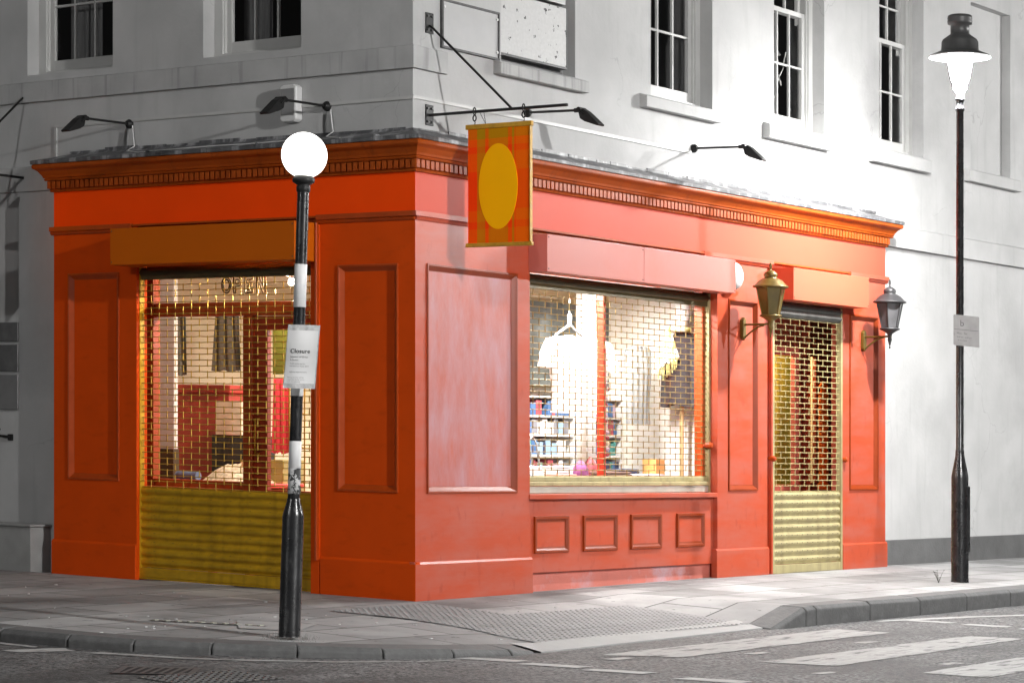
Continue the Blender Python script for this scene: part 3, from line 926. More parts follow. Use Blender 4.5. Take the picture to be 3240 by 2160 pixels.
# reveals, jambs and soffits of the openings
m = MB()
m.fb(FL, 1.021, 1.115, -.2, .012, -.05, 3.08)                   # jamb strip beside the left shutter
build_each(m, 'jamb', ORL, shop, bevel=.004)
m = MB(); m.fb(FL, 1.024, 1.046, .012, .045, .28, 3.09)
m.build('cover_strip', TRIM, shop, bevel=.005)
m = MB(); m.fb(FR, 5.566, 5.66, -.2, -.03, -.05, 3.08); m.fb(FR, 5.635, 5.665, -.029, .01, .02, 2.768)
build_each(m, 'jamb', ORR, shop, bevel=.004)
m = MB(); m.fb(FR, 4.56, 4.6295, -.22, -.125, .8, 3.08); m.fb(FR, 1.561, 1.60, -.22, -.02, .8, 3.08)
build_each(m, 'jamb', TRIM, shop, bevel=.004)


def shutter_box(F, key, wd, mt, z0=2.77, z1=3.09, seam=None):
    a, b = BOXU[key]
    m = MB()
    parts = [(a, b)] if not seam else [(a, seam - .0015), (seam + .0015, b)]
    for p, q in parts: m.fb(F, p, q, .001, wd, z0, z1)
    o = m.build('shutter_box', mt, shop, bevel=.003)
    s_ = MB()
    for u in ([a + .02, b - .02] + ([seam - .02] if seam else [])):
        for v in (z0 + .025, z1 - .025): s_.tube([F(u, wd, v), F(u, wd + .003, v)], .006, 8)
    build_each(s_, 'screw', DOT, o)
    return o


shutter_box(FL, 'L', .29, BOXL); shutter_box(FR, 'R', .20, BOXR, seam=3.05); shutter_box(FR, 'D', .25, BOXD)


def shutter(F, u0, u1, wz, zg0, zg1, pitch, link, mats, solid, ztop, slat_pitch=.083, dots=False, rolls=1, tilt=0):
    """brick-bond grille above, curled slats below, guide channels at the sides"""
    root = MB(); root.fb(F, u0 - .03, u0, wz - .03, wz + .026, solid[0], ztop)
    g0 = root.build('roller_shutter', mats['guide'], shop)
    root = MB(); root.fb(F, u1, u1 + .03, wz - .03, wz + .026, solid[0], ztop); root.build('guide_channel', mats['guide'], g0)
    m = MB(); n = round((zg1 - zg0) / pitch); pitch = (zg1 - zg0) / n; hw = .0044
    for i in range(n + 1):
        z = zg0 + i * pitch
        pts = []; k = int((u1 - u0) / link * 2)
        for j in range(k + 1):
            pts.append(F(u0 + (u1 - u0) * j / k, wz + (.001 if (i + j) % 2 else -.001), z + (.0012 if (i + j) % 2 else -.0012) + random.uniform(-.0006, .0006)))
        m.tube(pts, hw, 6, 0, True)
        if i < n:
            u = u0 + (link * .35 if i % 2 else link * .85)
            while u < u1 - .01:
                m.tube([F(u, wz + .003, z - .008), F(u, wz + .003, z + pitch + .008)], .0050, 6, 0)
                u += link
    m.build('grille', mats['grille'], g0)
    if solid[1] - solid[0] > .3:
        m = MB(); z = solid[1]; zb = solid[0] + .10
        k = round((z - zb) / slat_pitch); sp = (z - zb) / k
        for i in range(k):
            zz = zb + i * sp; pr = []
            for q in range(15):
                t_ = q / 14; pr.append((wz - .003 + (.019 * math.sin(PI * min(1, max(0, (t_ - .22) / .74))) ** .6 if t_ < .96 else 0), zz + t_ * sp))
            vs = [F(u0, a, b) for a, b in pr] + [F(u1, a, b) for a, b in pr]
            m.add(vs, [(j, j + 1, 16 + j, 15 + j) for j in range(14)], 0, True)
            if True:
                u = u0 + .05
                while u < u1 - .03:
                    if dots: m.fb(F, u - .007, u + .007, wz + .0145, wz + .0172, zz + sp * .56, zz + sp * .66, 1)
                    elif random.random() < .8: m.fb(F, u - .012, u + .004, wz + .004, wz + .013, zz + sp * .84, zz + sp * .87, 1)
                    u += .105 if dots else .23
        m.build('slats', [mats['slat'], DOT], g0, recalc=False)
        m = MB(); m.fb(F, u0, u1, wz - .01, wz + .022, solid[0] + .012, zb - .004); m.fb(F, u0, u1, wz - .015, wz + .03, solid[0] - .005, solid[0] + .011)
        m.build('bottom_bar', mats['bar'], g0, bevel=.004)
    else:
        m = MB(); a, b = solid
        m.fb(F, u0, u1, wz - .01, wz + .012, b - .045, b); m.fb(F, u0, u1, wz - .01, wz + .035, b - .085, b - .0455)
        m.build('top_slat', mats['slat'], g0, bevel=.006)
        m = MB(); m.fb(F, u0, u1, wz - .01, wz + .022, a + .002, b - .0885); m.build('bottom_bar', mats['bar'], g0, bevel=.004)
    m = MB()
    for q in range(rolls):
        m.tube([F(u0 - .02, wz - .02, ztop - .045 - q * .075), F(u1 + .02, wz - .02, ztop - .045 - q * .075)], .048, 14)
    if rolls == 1: m.fb(F, u0, u1, wz - .012, wz + .01, zg1, ztop - .05)
    m.build('shutter_roll', mats['roll'], g0)
    return g0


ML = dict(guide=OLIVE, grille=BRASS, slat=OLIVE, bar=OLIVE, roll=ROLL)
MR = dict(guide=OLIVER, grille=mat('grille_silhouette', (.24, .16, .05), .45, metal=.35), slat=OLIVER, bar=GALV, roll=ROLL)  # right grille coloured darker, as a silhouette against the lit window
MD = dict(guide=OLIVER, grille=mat('grille_pale', (.5, .42, .2), .4, metal=.5), slat=OLIVER, bar=OLIVER, roll=mat('roll_grey', (.12, .12, .11), .4, metal=.4, var=.3))
shutter(FL, 1.12, 3.17, -.06, .83, 2.665, .0515, .196, ML, (.015, .825), 2.77)
shutter(FR, 1.60, 4.60, -.105, 1.012, 2.645, .0530, .183, MR, (.858, 1.008), 2.77)
shutter(FR, 5.70, 7.065, -.02, .862, 2.60, .0565, .19, MD, (.03, .858), 2.77, dots=True, rolls=2, slat_pitch=.082)
# window sill board and the panelled stall riser of the right-hand window
m = MB(); m.fb(FR, 1.555, 4.615, -.13, .012, .812, .856); m.build('sill_board', ORR, shop, bevel=.006)
m = MB(); m.fb(FR, 1.56, 4.63, -.2, -.045, .172, .811)
rs = m.build('stall_riser', ORR, shop, bevel=.004)
for px in ((1.69, 2.20), (2.43, 2.965), (3.19, 3.70), (3.97, 4.45)):
    q = MB(); a, b = px; c, d = .345, .66; w_ = -.045
    q.rings(FR, [(a - .004, b + .004, c - .004, d + .004, w_ + .001), (a, b, c, d, w_ + .018), (a + .02, b - .02, c + .02, d - .02, w_ + .018), (a + .035, b - .035, c + .035, d - .035, w_ + .004),
                 (a + .05, b - .05, c + .05, d - .05, w_ + .002)], [1, 1, 1, 1, 0])
    q.build('panel', [ORR, TRIMR], rs, weld=True)
m = MB(); m.fb(FR, 1.56, 4.63, -.25, -.085, -.1, .1715); m.build('stall_base', mat('base_render', (.55, .15, .11), .6, var=.1, scale=5, col2=(.5, .3, .32), thr=(.5, .65), bump=.2), shop)

# window frames and glass
m = MB()
FRW = -.30
for u0, u1 in ((1.56, 1.70), (3.133, 3.172), (4.795, 4.825), (4.865, 4.90)): m.fb(FR, u0, u1, FRW - (.08 if u0 < 4 else .03), FRW, .9, 2.72)
m.fb(FR, 1.7, 3.133, FRW - .08, FRW, .86, .93); m.fb(FR, 3.172, 4.795, FRW - .08, FRW, .86, .93)
m.fb(FR, 1.7, 3.133, FRW - .08, FRW, 2.70, 2.78); m.fb(FR, 3.172, 4.795, FRW - .08, FRW, 2.70, 2.78)
wf = m.build('window_frame', mat('frame_red', (.40, .028, .006), .4, var=.1), shop, bevel=.006)
m = MB(); m.sheet(FR, 1.69, 3.13, FRW - .04, .92, 2.71); m.sheet(FR, 3.17, 4.71, FRW - .04, .92, 2.71); build_each(m, 'pane', GLASS, wf)
FLW = -.25
m = MB()
for u0, u1, zt in ((3.22, 3.42, 2.78), (2.02, 2.13, 2.344), (1.0, 1.12, 2.78)): m.fb(FL, u0, u1, FLW - .09, FLW, .60, zt)
m.fb(FL, 1.12, 3.22, FLW - .08, FLW - .002, 2.345, 2.465)
m.fb(FL, 2.13, 3.22, FLW - .08, FLW - .002, .60, .90); m.fb(FL, 2.13, 3.24, FLW - .08, FLW + .10, .80, .835)
m.fb(FL, 1.0, 3.42, FLW - .08, FLW - .001, 2.72, 2.8)
wl = m.build('window_frame', mat('frame_left', (.36, .050, .005), .4, var=.12), shop, bevel=.006)
m = MB(); m.sheet(FL, 2.12, 3.23, FLW - .04, .89, 2.36); m.sheet(FL, 1.1, 3.23, FLW - .04, 2.45, 2.73); build_each(m, 'pane', GLASS, wl)
# half glazed shop door behind the left shutter
m = MB(); w_ = FLW - .02
m.fb(FL, 1.86, 2.018, w_ - .05, w_, .03, 2.34); m.fb(FL, 1.13, 1.24, w_ - .05, w_, .03, 2.34)
m.fb(FL, 1.24, 1.86, w_ - .05, w_, 2.225, 2.34); m.fb(FL, 1.24, 1.86, w_ - .05, w_, .03, .84)
sd = m.build('shop_door', mat('door_red', (.30, .03, .006), .4, var=.12), shop, bevel=.005)
m = MB(); m.sheet(FL, 1.23, 1.87, w_ - .025, .83, 2.235); build_each(m, 'pane', GLASS, sd)
m = MB(); m.tube([FL(1.955, w_ - .001, 1.15), FL(1.955, w_ + .05, 1.15), FL(1.955, w_ + .055, 1.3), FL(1.955, w_ + .05, 1.45), FL(1.955, w_ - .001, 1.45)], .010, 8)
m.build('handle', BRASS, sd)
# door at the right, in a recess behind its shutter
dz = -.85
m = MB()
m.fb(FR, 6.95, 7.03, dz - .06, dz, .04, 2.8)
m.fb(FR, 7.03, 7.60, dz - .05, dz - .005, 2.29, 2.8); m.fb(FR, 7.03, 7.60, dz - .05, dz - .005, .04, .9)
m.fb(FR, 7.60, 7.70, dz - .06, dz, .04, 2.8); m.fb(FR, 7.70, 7.80, dz - .06, dz - .03, .04, 2.8); m.fb(FR, 7.80, 7.90, dz - .06, dz + .02, .04, 2.8)
rd = m.build('side_door', mat('door_coral', (.55, .12, .085), .4, var=.1), shop, bevel=.006)
m = MB(); m.fb(FR, 7.90, 8.60, dz - .05, dz - .006, .04, .92); m.fb(FR, 8.06, 8.60, dz - .05, dz - .006, .92, 2.8); m.fb(FR, 7.90, 8.06, dz - .05, dz - .006, 2.3, 2.8)
m.build('side_panel', mat('panel_maroon', (.20, .02, .005), .45, var=.15), rd)
m = MB(); m.sheet(FR, 7.02, 7.61, dz - .025, .89, 2.3); m.sheet(FR, 7.89, 8.07, dz - .025, .91, 2.31); build_each(m, 'pane', GLASS, rd)
m = MB(); n = 40; cu, cw = 8.00, dz + .12
for s_ in range(3):
    pts = []
    for i in range(n + 1):
        t_ = i / n; an = t_ * 16 * PI + s_ * 2 * PI / 3
        pts.append(FR(cu + .03 * math.cos(an), cw + .03 * math.sin(an), .95 + t_ * .95))
    m.tube(pts, .030, 8)
m.lathe([(.07, 0), (.07, .05), (.045, .08), (.05, .1)], FR(cu, cw, .85), 14); m.lathe([(.05, 0), (.03, .06), (.055, .1), (.02, .14)], FR(cu, cw, 1.88), 14)
m.build('twisted_post', mat('barley_orange', (.85, .16, .01), .4), shop)
for u in (5.648, 7.125):                            # shutter pin locks
    m = MB(); m.tube([FR(u, -.03, 1.19), FR(u, .03, 1.19), FR(u, .05, 1.19)], [.022, .03, .018], 10); m.build('shutter_lock', TRIM, shop)
m = MB(); m.tube([FR(4.585, -.12, 1.31), FR(4.585, -.06, 1.31), FR(4.585, -.03, 1.31)], [.022, .035, .02], 10); m.build('shutter_lock', TRIM, shop)
# ------------------------------------------------------------------ inside the shop
WALLC = mat('cream_wall', (.66, .58, .43), .8, var=.06, scale=2)
WALLW = mat('display_white', (.80, .79, .76), .7, var=.03, scale=2)
FLOORW = mat('shop_boards', (.20, .11, .05), .5, var=.2, scale=4)
m = MB(); m.box((.35, .35, -.12), (10, 5.0, .02)); m.build('shop_floor', FLOORW, kind='structure')
m = MB(); m.box((.32, .32, 2.86), (10, 5.0, 2.95)); m.build('shop_ceiling', WALLW, kind='structure')
m = MB(); m.box((.32, 4.78, .02), (10, 4.9, 2.86)); m.box((9.4, .4, .02), (9.5, 4.78, 2.86)); m.build('shop_wall', WALLC, kind='structure')
m = MB(); m.box((5.34, .32, .02), (5.44, 1.75, 2.86)); m.build('shop_partition', WALLW, kind='structure')
m = MB(); m.box((8.62, .3, .02), (8.7, 1.5, 2.86)); m.box((6.3, .9, .02), (6.94, .96, 2.86)); m.build('lobby_wall', WALLC, kind='structure')
m = MB(); m.box((6.9, 1.6, .02), (9.3, 1.66, 2.86)); tag(m.build('lobby_curtain', mat('lobby_green', (.40, .34, .05), .8, var=.4, scale=2, stretch=(3, 3, .4)), org=(8.1, 1.63, .02)), 'yellow green curtain hanging behind the coral side door', 'curtain')
# display platform of the right-hand window
m = MB(); m.box((1.62, .40, .02), (5.33, 1.15, .955)); tag(m.build('display_platform', WALLW, org=(3.4, .8, .02)), 'broad white display platform filling the foot of the window beside the corner pilaster', 'platform')


def area(name, loc, rot, sx, sy, pw, col):
    l = bpy.data.lights.new(name, 'AREA'); l.shape = 'RECTANGLE'; l.size = sx; l.size_y = sy; l.energy = pw; l.color = col
    o = bpy.data.objects.new(name, l); C.objects.link(o); o.location = (loc[0], loc[1], loc[2] + fall(loc[0], loc[1])); o.rotation_euler = rot
    return o


LIT = mat('lit_tube', (.9, .9, .9), .4, emit=(1, .93, .82), estr=6)
def tube_light(x, y, L, along, pw, col, label):
    t_ = thing('ceiling_tube', label, 'ceiling light', (x, y, 2.86), 'ceiling lights in the shop')
    m = MB()
    a, b = ((L / 2, .05), (.05, L / 2))[along]
    m.box((x - a, y - b, 2.82), (x + a, y + b, 2.859)); m.build('fitting', WHITE, t_)
    m = MB()
    m.tube([(x - (L / 2 - .05) * (1 - along), y - (L / 2 - .05) * along, 2.80), (x + (L / 2 - .05) * (1 - along), y + (L / 2 - .05) * along, 2.80)], .018, 8); m.build('lit_tube', LIT, t_)
    area('shop_light', (x, y, 2.77), (0, 0, PI / 2 * along), L, .12, pw, col)


tube_light(3.1, .56, 2.6, 0, 330, (1, .98, .945), 'lit ceiling tube over the white display platform')
pb = thing('pendant_bulb', 'bare lit bulb hanging over the red display table', 'ceiling light', (.55, 1.83, 2.86))
m = MB(); m.tube([(.55, 1.83, 2.86), (.55, 1.83, 2.74)], .005, 6); m.lathe([(.02, 2.69), (.022, 2.74), (.012, 2.75)], (.55, 1.83, 0), 12); m.build('flex', WHITE, pb)
m = MB(); m.sphere((.55, 1.83, 2.655), .033, 14); m.build('bulb', LIT, pb)
l = bpy.data.lights.new('bulb_light', 'POINT'); l.energy = 110; l.color = (1, .88, .68); l.shadow_soft_size = .008
o = bpy.data.objects.new('bulb_light', l); C.objects.link(o); o.parent = pb; o.location = (-.02, 0, -.285)
tube_light(5.2, 3.2, 2.4, 0, 110, (1, .84, .58), 'lit ceiling tube over the middle of the shop')
tube_light(7.6, 1.25, 1.0, 0, 55, (1, .80, .45), 'lit ceiling tube behind the side door')


def colour(name, c, r=.7, **k):
    return mat(name, c, r, **{**dict(var=.12, scale=8), **k})


# --- right-hand window
def garment(F, u0, u1, w_, z0, z1, waist, mt, root, name='garment', th=.05, sleeve=True):
    """a hanging top: shoulders, tapering body, short sleeves; folds front and back"""
    uc = (u0 + u1) / 2; hw = (u1 - u0) / 2; n = 20; rows = 12; vs = []
    for side in (1, -1):
        for j in range(rows + 1):
            t_ = j / rows; z = z1 - (z1 - z0) * t_
            half = hw * (1 - (1 - waist) * min(1, t_ * 1.3)) + hw * .06 * math.sin(t_ * 6)
            for i in range(n + 1):
                s = -1 + 2 * i / n
                zt = z - (.06 * abs(s) + (.05 * math.exp(-(s / .22) ** 2))) * (1 - t_)
                d = th * (1 - s * s) ** .5 * (.4 + .6 * min(1, t_ * 3)) + .008 * math.sin(s * 17 + t_ * 3)
                vs.append(F(uc + half * s, w_ + side * d, zt))
    fs = []; W = n + 1; K = W * (rows + 1)
    for s in (0, 1):
        for j in range(rows):
            for i in range(n):
                a = s * K + j * W + i; fs.append((a, a + 1, a + W + 1, a + W))
    m = MB(); m.add(vs, fs, 0, True)
    if sleeve:
        for q in (-1, 1):
            x = uc + q * hw
            m.tube([F(x - q * .12, w_, z1 - .075), F(x - q * .02, w_, z1 - .11), F(x + q * .05, w_, z1 - .22), F(x + q * .07, w_, z1 - .34)], [.04, .062, .066, .07], 12)
    return m.build(name, mt, root, recalc=False)


g = thing('white_top', 'white sleeveless top hanging from a wire hanger in the right-hand window', 'clothing', (3.24, .72, 1.65))
garment(FR, 2.86, 3.80, -.72, 1.58, 2.33, .96, WALLW, g, 'top_cloth')
hg = thing('coat_hanger', 'white hanger holding up the white top in the right-hand window', 'hanger', (3.2, .72, 2.3))
m = MB(); m.tube([FR(2.96, -.72, 2.30), FR(3.18, -.72, 2.40), FR(3.40, -.72, 2.30)], .012, 8); m.tube([FR(3.18, -.72, 2.40), FR(3.18, -.72, 2.50)], .02, 8)
m.tube([FR(3.18, -.72, 2.5), FR(3.18, -.72, 2.86)], .004, 6); m.build('hanger_body', WHITE, hg)
bp = MB(); bp.box((3.72, 1.6, 1.85), (5.12, 1.64, 2.68)); tag(bp.build('backing_panel', colour('slate_panel', (.055, .062, .055), .6, var=.5, scale=4, col2=(.16, .18, .17), thr=(.55, .7)), org=(4.4, 1.62, 1.85)),
    'dark slate coloured panel behind the white top', 'panel')
# bookcase
bc = thing('bookcase', 'white bookcase filled with small boxes behind the white top', 'shelf', (4.35, 1.7, .02))
m = MB(); X0, X1 = 3.55, 5.2
for z in (.96, 1.16, 1.36, 1.545, 1.73): m.box((X0, 1.5, z), (X1, 1.75, z + .02))
for x in (X0 - .02, 4.36, X1): m.box((x, 1.5, .02), (x + .02, 1.75, 1.84))
m.box((X0, 1.751, .02), (X1, 1.77, 1.84)); m.build('carcass', WALLW, bc)
PAL = [colour('goods_%s' % n, c) for n, c in (('blue', (.05, .12, .26)), ('navy', (.02, .03, .07)), ('teal', (.05, .22, .2)), ('pink', (.42, .30, .36)), ('white', (.7, .7, .7)), ('grey', (.2, .2, .22)), ('red', (.28, .05, .06)), ('sky', (.25, .38, .5)))]
k = 0
for z in (.98, 1.18, 1.38, 1.565):
    x = X0 + .02
    while x < X1 - .08:
        wd = random.uniform(.035, .11); h = random.uniform(.11, .16)
        if not (4.34 - wd < x < 4.4) and random.random() < .9:
            b = MB(); b.box((x, 1.52, z), (x + wd - .006, 1.52 + random.uniform(.1, .18), z + h))
            c_ = random.choice(PAL[:3] if z < 1.3 and x > 4.4 else PAL[:3] + PAL[4:6] + PAL[7:] + [PAL[random.choice((3, 6))]])
            tag(b.build('small_box', c_, org=(x + wd / 2, 1.6, z), bevel=.003), 'small coloured box among the rows on the white bookcase', 'box', 'boxes on the bookcase'); k += 1
        x += wd
# mannequin with black jacket and fringed scarf
mn = thing('mannequin', 'dress form wearing a black jacket at the right of the right-hand window', 'mannequin', (5.08, .78, .955))
m = MB(); m.tube([(5.15, .74, .955), (5.15, .74, 1.75)], .022, 10); m.lathe([(.13, 0), (.13, .02), (.03, .035)], (5.15, .74, .956), 18); m.build('stand', colour('beech', (.55, .36, .17)), mn)
BLK = colour('black_wool', (.022, .02, .024), .85)
m = MB(); vs = []; n = 20; prof = [(2.46, .05, .05), (2.42, .12, .07), (2.36, .20, .10), (2.25, .225, .12), (2.1, .225, .12), (1.95, .21, .11), (1.82, .225, .12), (1.70, .24, .125)]
for z, a, b in prof:
    for j in range(n):
        t_ = 2 * PI * j / n; vs.append((5.15 + b * math.cos(t_), .73 + a * .66 * math.sin(t_), z + .012 * math.sin(3 * t_)))
m.add(vs, [(i * n + j, i * n + (j + 1) % n, (i + 1) * n + (j + 1) % n, (i + 1) * n + j) for i in range(len(prof) - 1) for j in range(n)], 0, True)
for q in (-1, 1): m.tube([(5.15, .73 + q * .12, 2.33), (5.13, .73 + q * .165, 2.1), (5.12, .73 + q * .175, 1.85), (5.10, .73 + q * .175, 1.68)], [.065, .06, .055, .05], 10)
m.build('jacket', BLK, mn)
m = MB(); m.lathe([(.045, 2.46), (.05, 2.52), (.07, 2.56), (.082, 2.62), (.075, 2.70), (.03, 2.74)], (5.15, .73, 0), 16); m.build('head_form', WALLW, mn)
sc = thing('fringed_scarf', 'pale fringed scarf draped over the front of the black jacket', 'scarf', (4.95, .7, 2.0))
m = MB(); vs = []; rows = 10; n = 12; SCY = .80
for j in range(rows + 1):
    t_ = j / rows
    for i in range(n + 1):
        s = -1 + 2 * i / n
        vs.append((4.98 - .03 * math.cos(s * 2) + .03 * math.sin(i * 2.4 + t_) * t_, SCY + s * (.03 + .09 * t_) , 2.46 - (.36 + .07 * s + .03 * math.sin(i * 1.9)) * t_))
m.add(vs, [(j * (n + 1) + i, j * (n + 1) + i + 1, (j + 1) * (n + 1) + i + 1, (j + 1) * (n + 1) + i) for j in range(rows) for i in range(n)], 0, True)
m.tube([(5.10 + .12 * math.cos(a), .74 + .10 * math.sin(a), 2.45) for a in [2 * PI * i / 16 for i in range(17)]], .03, 8)
m.build('scarf_cloth', colour('scarf_cream', (.72, .72, .6), .9, col2=(.6, .6, .15), thr=(.52, .6), stretch=(1, 6, 1)), sc, recalc=False)
m = MB()
for i in range(17): y = SCY - .118 + i * .0147; z_ = 2.46 - (.36 + .07 * (-1 + 2 * i / 16)) - .0; m.tube([(4.985, y, z_ + .02), (4.98, y + random.uniform(-.015, .015), z_ - .09 + random.uniform(-.035, .035))], .0045, 5)
m.build('fringe', colour('fringe_lime', (.42, .42, .16), .9), sc)
# grey top and hanging garland
g = thing('grey_top', 'pale grey top hanging beside the black jacket', 'clothing', (4.55, .9, 1.6)); garment(FR, 4.50, 4.95, -.98, 1.5, 2.30, .95, colour('dove_grey', (.24, .25, .245), .85), g, 'top_cloth', sleeve=False)
m = MB(); m.box((3.86, 1.0, .955), (4.02, 1.12, 2.86)); tag(m.build('display_post', WALLW, org=(3.94, 1.06, .955)), 'white square post behind the red glazing bar', 'post')
gl_ = thing('bead_garland', 'garland of red and pink beads hanging beside the white post', 'garland', (3.9, .8, 1.2))
m = MB(); m.tube([(3.92, .8, 2.0), (3.92, .8, 1.2)], .004, 6); m.build('string', WHITE, gl_)
m = MB()
for i in range(15): m.sphere((3.92 + random.uniform(-.02, .02), .8 + random.uniform(-.02, .02), 1.2 + i * .052), random.uniform(.018, .03), 8, mi=i % 3)
build_each(m, 'bead', [PAL[6], PAL[3], colour('bead_cream', (.7, .62, .45))], gl_)
# goods lying on the display platform
ZP_ = .956
def folded(x, y, L, mt, label, lay=3, cat='clothing', nm='folded_jumper'):
    m = MB()
    for i in range(lay):
        z = ZP_ + i * .022; e = random.uniform(-.012, .012)
        m.box((x - L / 2 + e, y - .1, z), (x + L / 2 + e, y + .1, z + .020))
    o = m.build(nm, mt, org=(x, y, ZP_), bevel=.009); tag(o, label, cat, 'goods on the window platform'); return o


folded(2.05, .55, .30, PAL[1], 'navy folded top at the near end of the window platform', 4)
folded(2.75, .50, .22, colour('rose_knit', (.55, .2, .16)), 'rose knitted top folded below the white hanger', 3)
folded(3.05, .48, .24, PAL[6], 'bright red folded scarf left of the glazing bar', 2)
folded(3.62, .55, .42, colour('brown_knit', (.12, .07, .05)), 'dark brown folded jumper right of the glazing bar', 4)
folded(4.15, .5, .36, colour('lilac_shirt', (.5, .45, .55)), 'lilac folded shirt beside the purple one', 3)
folded(4.42, .5, .26, colour('purple_shirt', (.16, .02, .16)), 'deep purple folded shirt at the far end of the platform', 2)
folded(4.10, .75, .34, PAL[1], 'dark blue folded shirt behind the lilac one', 5)
m = MB(); m.box((4.62, .7, ZP_), (4.78, .86, ZP_ + .2)); tag(m.build('orange_box', colour('card_orange', (.7, .33, .1)), org=(4.7, .78, ZP_), bevel=.004), 'plain orange carton by the window frame', 'box')
bg_ = thing('handbag', 'white handbag with tall looped handles on the window platform', 'bag', (2.55, .75, ZP_))
m = MB(); m.prism([(2.40, ZP_), (2.74, ZP_), (2.69, ZP_ + .13), (2.45, ZP_ + .13)], FR, -.80, -.68); m.build('bag_body', WALLW, bg_, bevel=.01)
for w_ in (-.70, -.78):
    m = MB(); m.tube([FR(2.46, w_, ZP_ + .12), FR(2.49, w_, ZP_ + .33), FR(2.57, w_, ZP_ + .40), FR(2.63, w_, ZP_ + .33), FR(2.68, w_, ZP_ + .12)], .010, 8); m.build('handle', colour('strap_grey', (.25, .26, .26)), bg_)
def cup(x, y, mt, label, nm, r=.06, h=.09):
    m = MB(); m.lathe([(r * .7, 0), (r, h * .3), (r * .95, h * .7), (r * .5, h * .95), (.01, h * 1.1)], (x, y, ZP_), 16)
    tag(m.build(nm, mt, org=(x, y, ZP_)), label, 'ornament', 'goods on the window platform')


folded(3.05, .8, .26, WALLW, 'white folded towels under the purple ornament', 6); cup(3.22, .62, colour('plum', (.2, .05, .16)), 'plum coloured round ornament by the glazing bar', 'round_ornament', .075, .17)
cup(3.52, .72, PAL[6], 'crimson patterned ornament right of the glazing bar', 'round_ornament', .07, .2); cup(2.3, .62, colour('denim', (.12, .2, .28)), 'blue grey bowl beside the navy top', 'bowl', .11, .07)
folded(1.9, .85, .2, colour('beige_top', (.5, .42, .3)), 'beige folded top behind the navy one', 3)
br_ = MB(); br_.lathe([(.02, 0), (.11, .02), (.13, .10), (.09, .18), (.03, .21)], (3.02, 1.15, 1.84), 14)
# --- left-hand window and door
colw = MB(); colw.box((1.0, 3.70, 1.16), (1.05, 3.97, 2.86)); tag(colw.build('white_column', WALLW, org=(1.1, 3.83, 1.16)), 'bright white square column at the left of the left-hand window', 'column')
ft = MB(); ft.box((.98, 3.69, .02), (1.06, 3.98, 1.158)); tag(ft.build('column_cupboard', colour('umber', (.07, .04, .015), .6), org=(1.1, 3.83, .02), bevel=.006), 'dark brown cupboard under the white column', 'cupboard')
rc = thing('red_cabinet', 'red cabinet with a lighter red top edge inside the left-hand window', 'cabinet', (2.0, 4.1, .02))
m = MB(); m.box((1.85, 3.80, .02), (2.3, 4.60, 1.70)); m.build('body', colour('cabinet_red', (.52, .06, .04), .45, col2=(.62, .09, .05), thr=(.5, .75)), rc, bevel=.01)
m = MB(); m.box((1.82, 3.76, 1.701), (2.33, 4.62, 1.78)); m.build('top', colour('cabinet_top', (.6, .06, .04), .4), rc, bevel=.01)
tb = thing('display_table', 'low red display table piled with cloth in the left-hand window', 'table', (.75, 2.9, .02))
m = MB(); m.box((.42, 2.20, .84), (1.15, 3.35, .88)); m.build('tabletop', colour('table_red', (.62, .05, .03), .45), tb, bevel=.006)
for x, y in ((.48, 2.26), (1.08, 2.26), (.48, 3.28), (1.08, 3.28)):
    m = MB(); m.box((x - .03, y - .03, .02), (x + .03, y + .03, .839)); m.build('leg', colour('table_leg', (.3, .03, .02)), tb)


def cloth_pile(c, a, b, h, mt, label, nm='cloth_pile', seed=1):
    rnd = random.Random(seed); n = 18; m = MB(); vs = []
    ph = [rnd.uniform(0, 6) for _ in range(5)]
    for i in range(n + 1):
        for j in range(n + 1):
            x = -1 + 2 * i / n; y = -1 + 2 * j / n; r = min(1, math.hypot(x, y))
            z = h * (1 - r ** 2.2) * (1 + .16 * math.sin(7 * x + ph[0]) * math.sin(6 * y + ph[1]) + .12 * math.sin(13 * y + ph[2] + 5 * x))
            vs.append((c[0] + a * x, c[1] + b * y, c[2] + max(0.002, z)))
    m.add(vs, [(i * (n + 1) + j, (i + 1) * (n + 1) + j, (i + 1) * (n + 1) + j + 1, i * (n + 1) + j + 1) for i in range(n) for j in range(n)], 0, True)
    return tag(m.build(nm, mt, org=c, recalc=False), label, 'cloth')


cloth_pile((.75, 2.65, .882), .28, .36, .15, colour('cream_lace', (.75, .62, .45), .9, var=.35, scale=30), 'heap of cream patterned cloth on the red table', seed=3)
cloth_pile((.85, 2.55, 1.0), .15, .17, .12, colour('peach_cloth', (.6, .3, .12), .9, var=.4, scale=40), 'peach coloured cloth on top of the cream heap', 'folded_cloth', seed=5)
b = MB(); b.tube([(.6, 3.0, .925), (.6, 3.26, .925)], .04, 14); tag(b.build('cloth_roll', colour('blue_roll', (.12, .16, .26)), org=(.6, 3.13, .882)), 'blue grey roll of cloth at the left end of the red table', 'cloth')
def hang(x, y0, y1, z0, z1, mt, label, nm, cat='clothing', flare=1.25):
    m = MB(); n = 14; vs = []; yc = (y0 + y1) / 2; hw = (y1 - y0) / 2
    for j in range(7):
        t_ = j / 6
        for i in range(n + 1):
            s = -1 + 2 * i / n; vs.append((x + .02 * math.sin(s * 9 + t_), yc + s * hw * (1 / flare + (1 - 1 / flare) * t_), z1 - (z1 - z0) * t_ + .01 * math.sin(s * 7)))
    k = len(vs)
    vs += [(a + .03, b, c) for a, b, c in vs]
    W = n + 1
    fs = [(j * W + i, j * W + i + 1, (j + 1) * W + i + 1, (j + 1) * W + i) for j in range(6) for i in range(n)]
    fs += [tuple(k + q for q in f) for f in fs]
    m.add(vs, fs, 0, True); return tag(m.build(nm, mt, org=(x, yc, z0), recalc=False), label, cat)


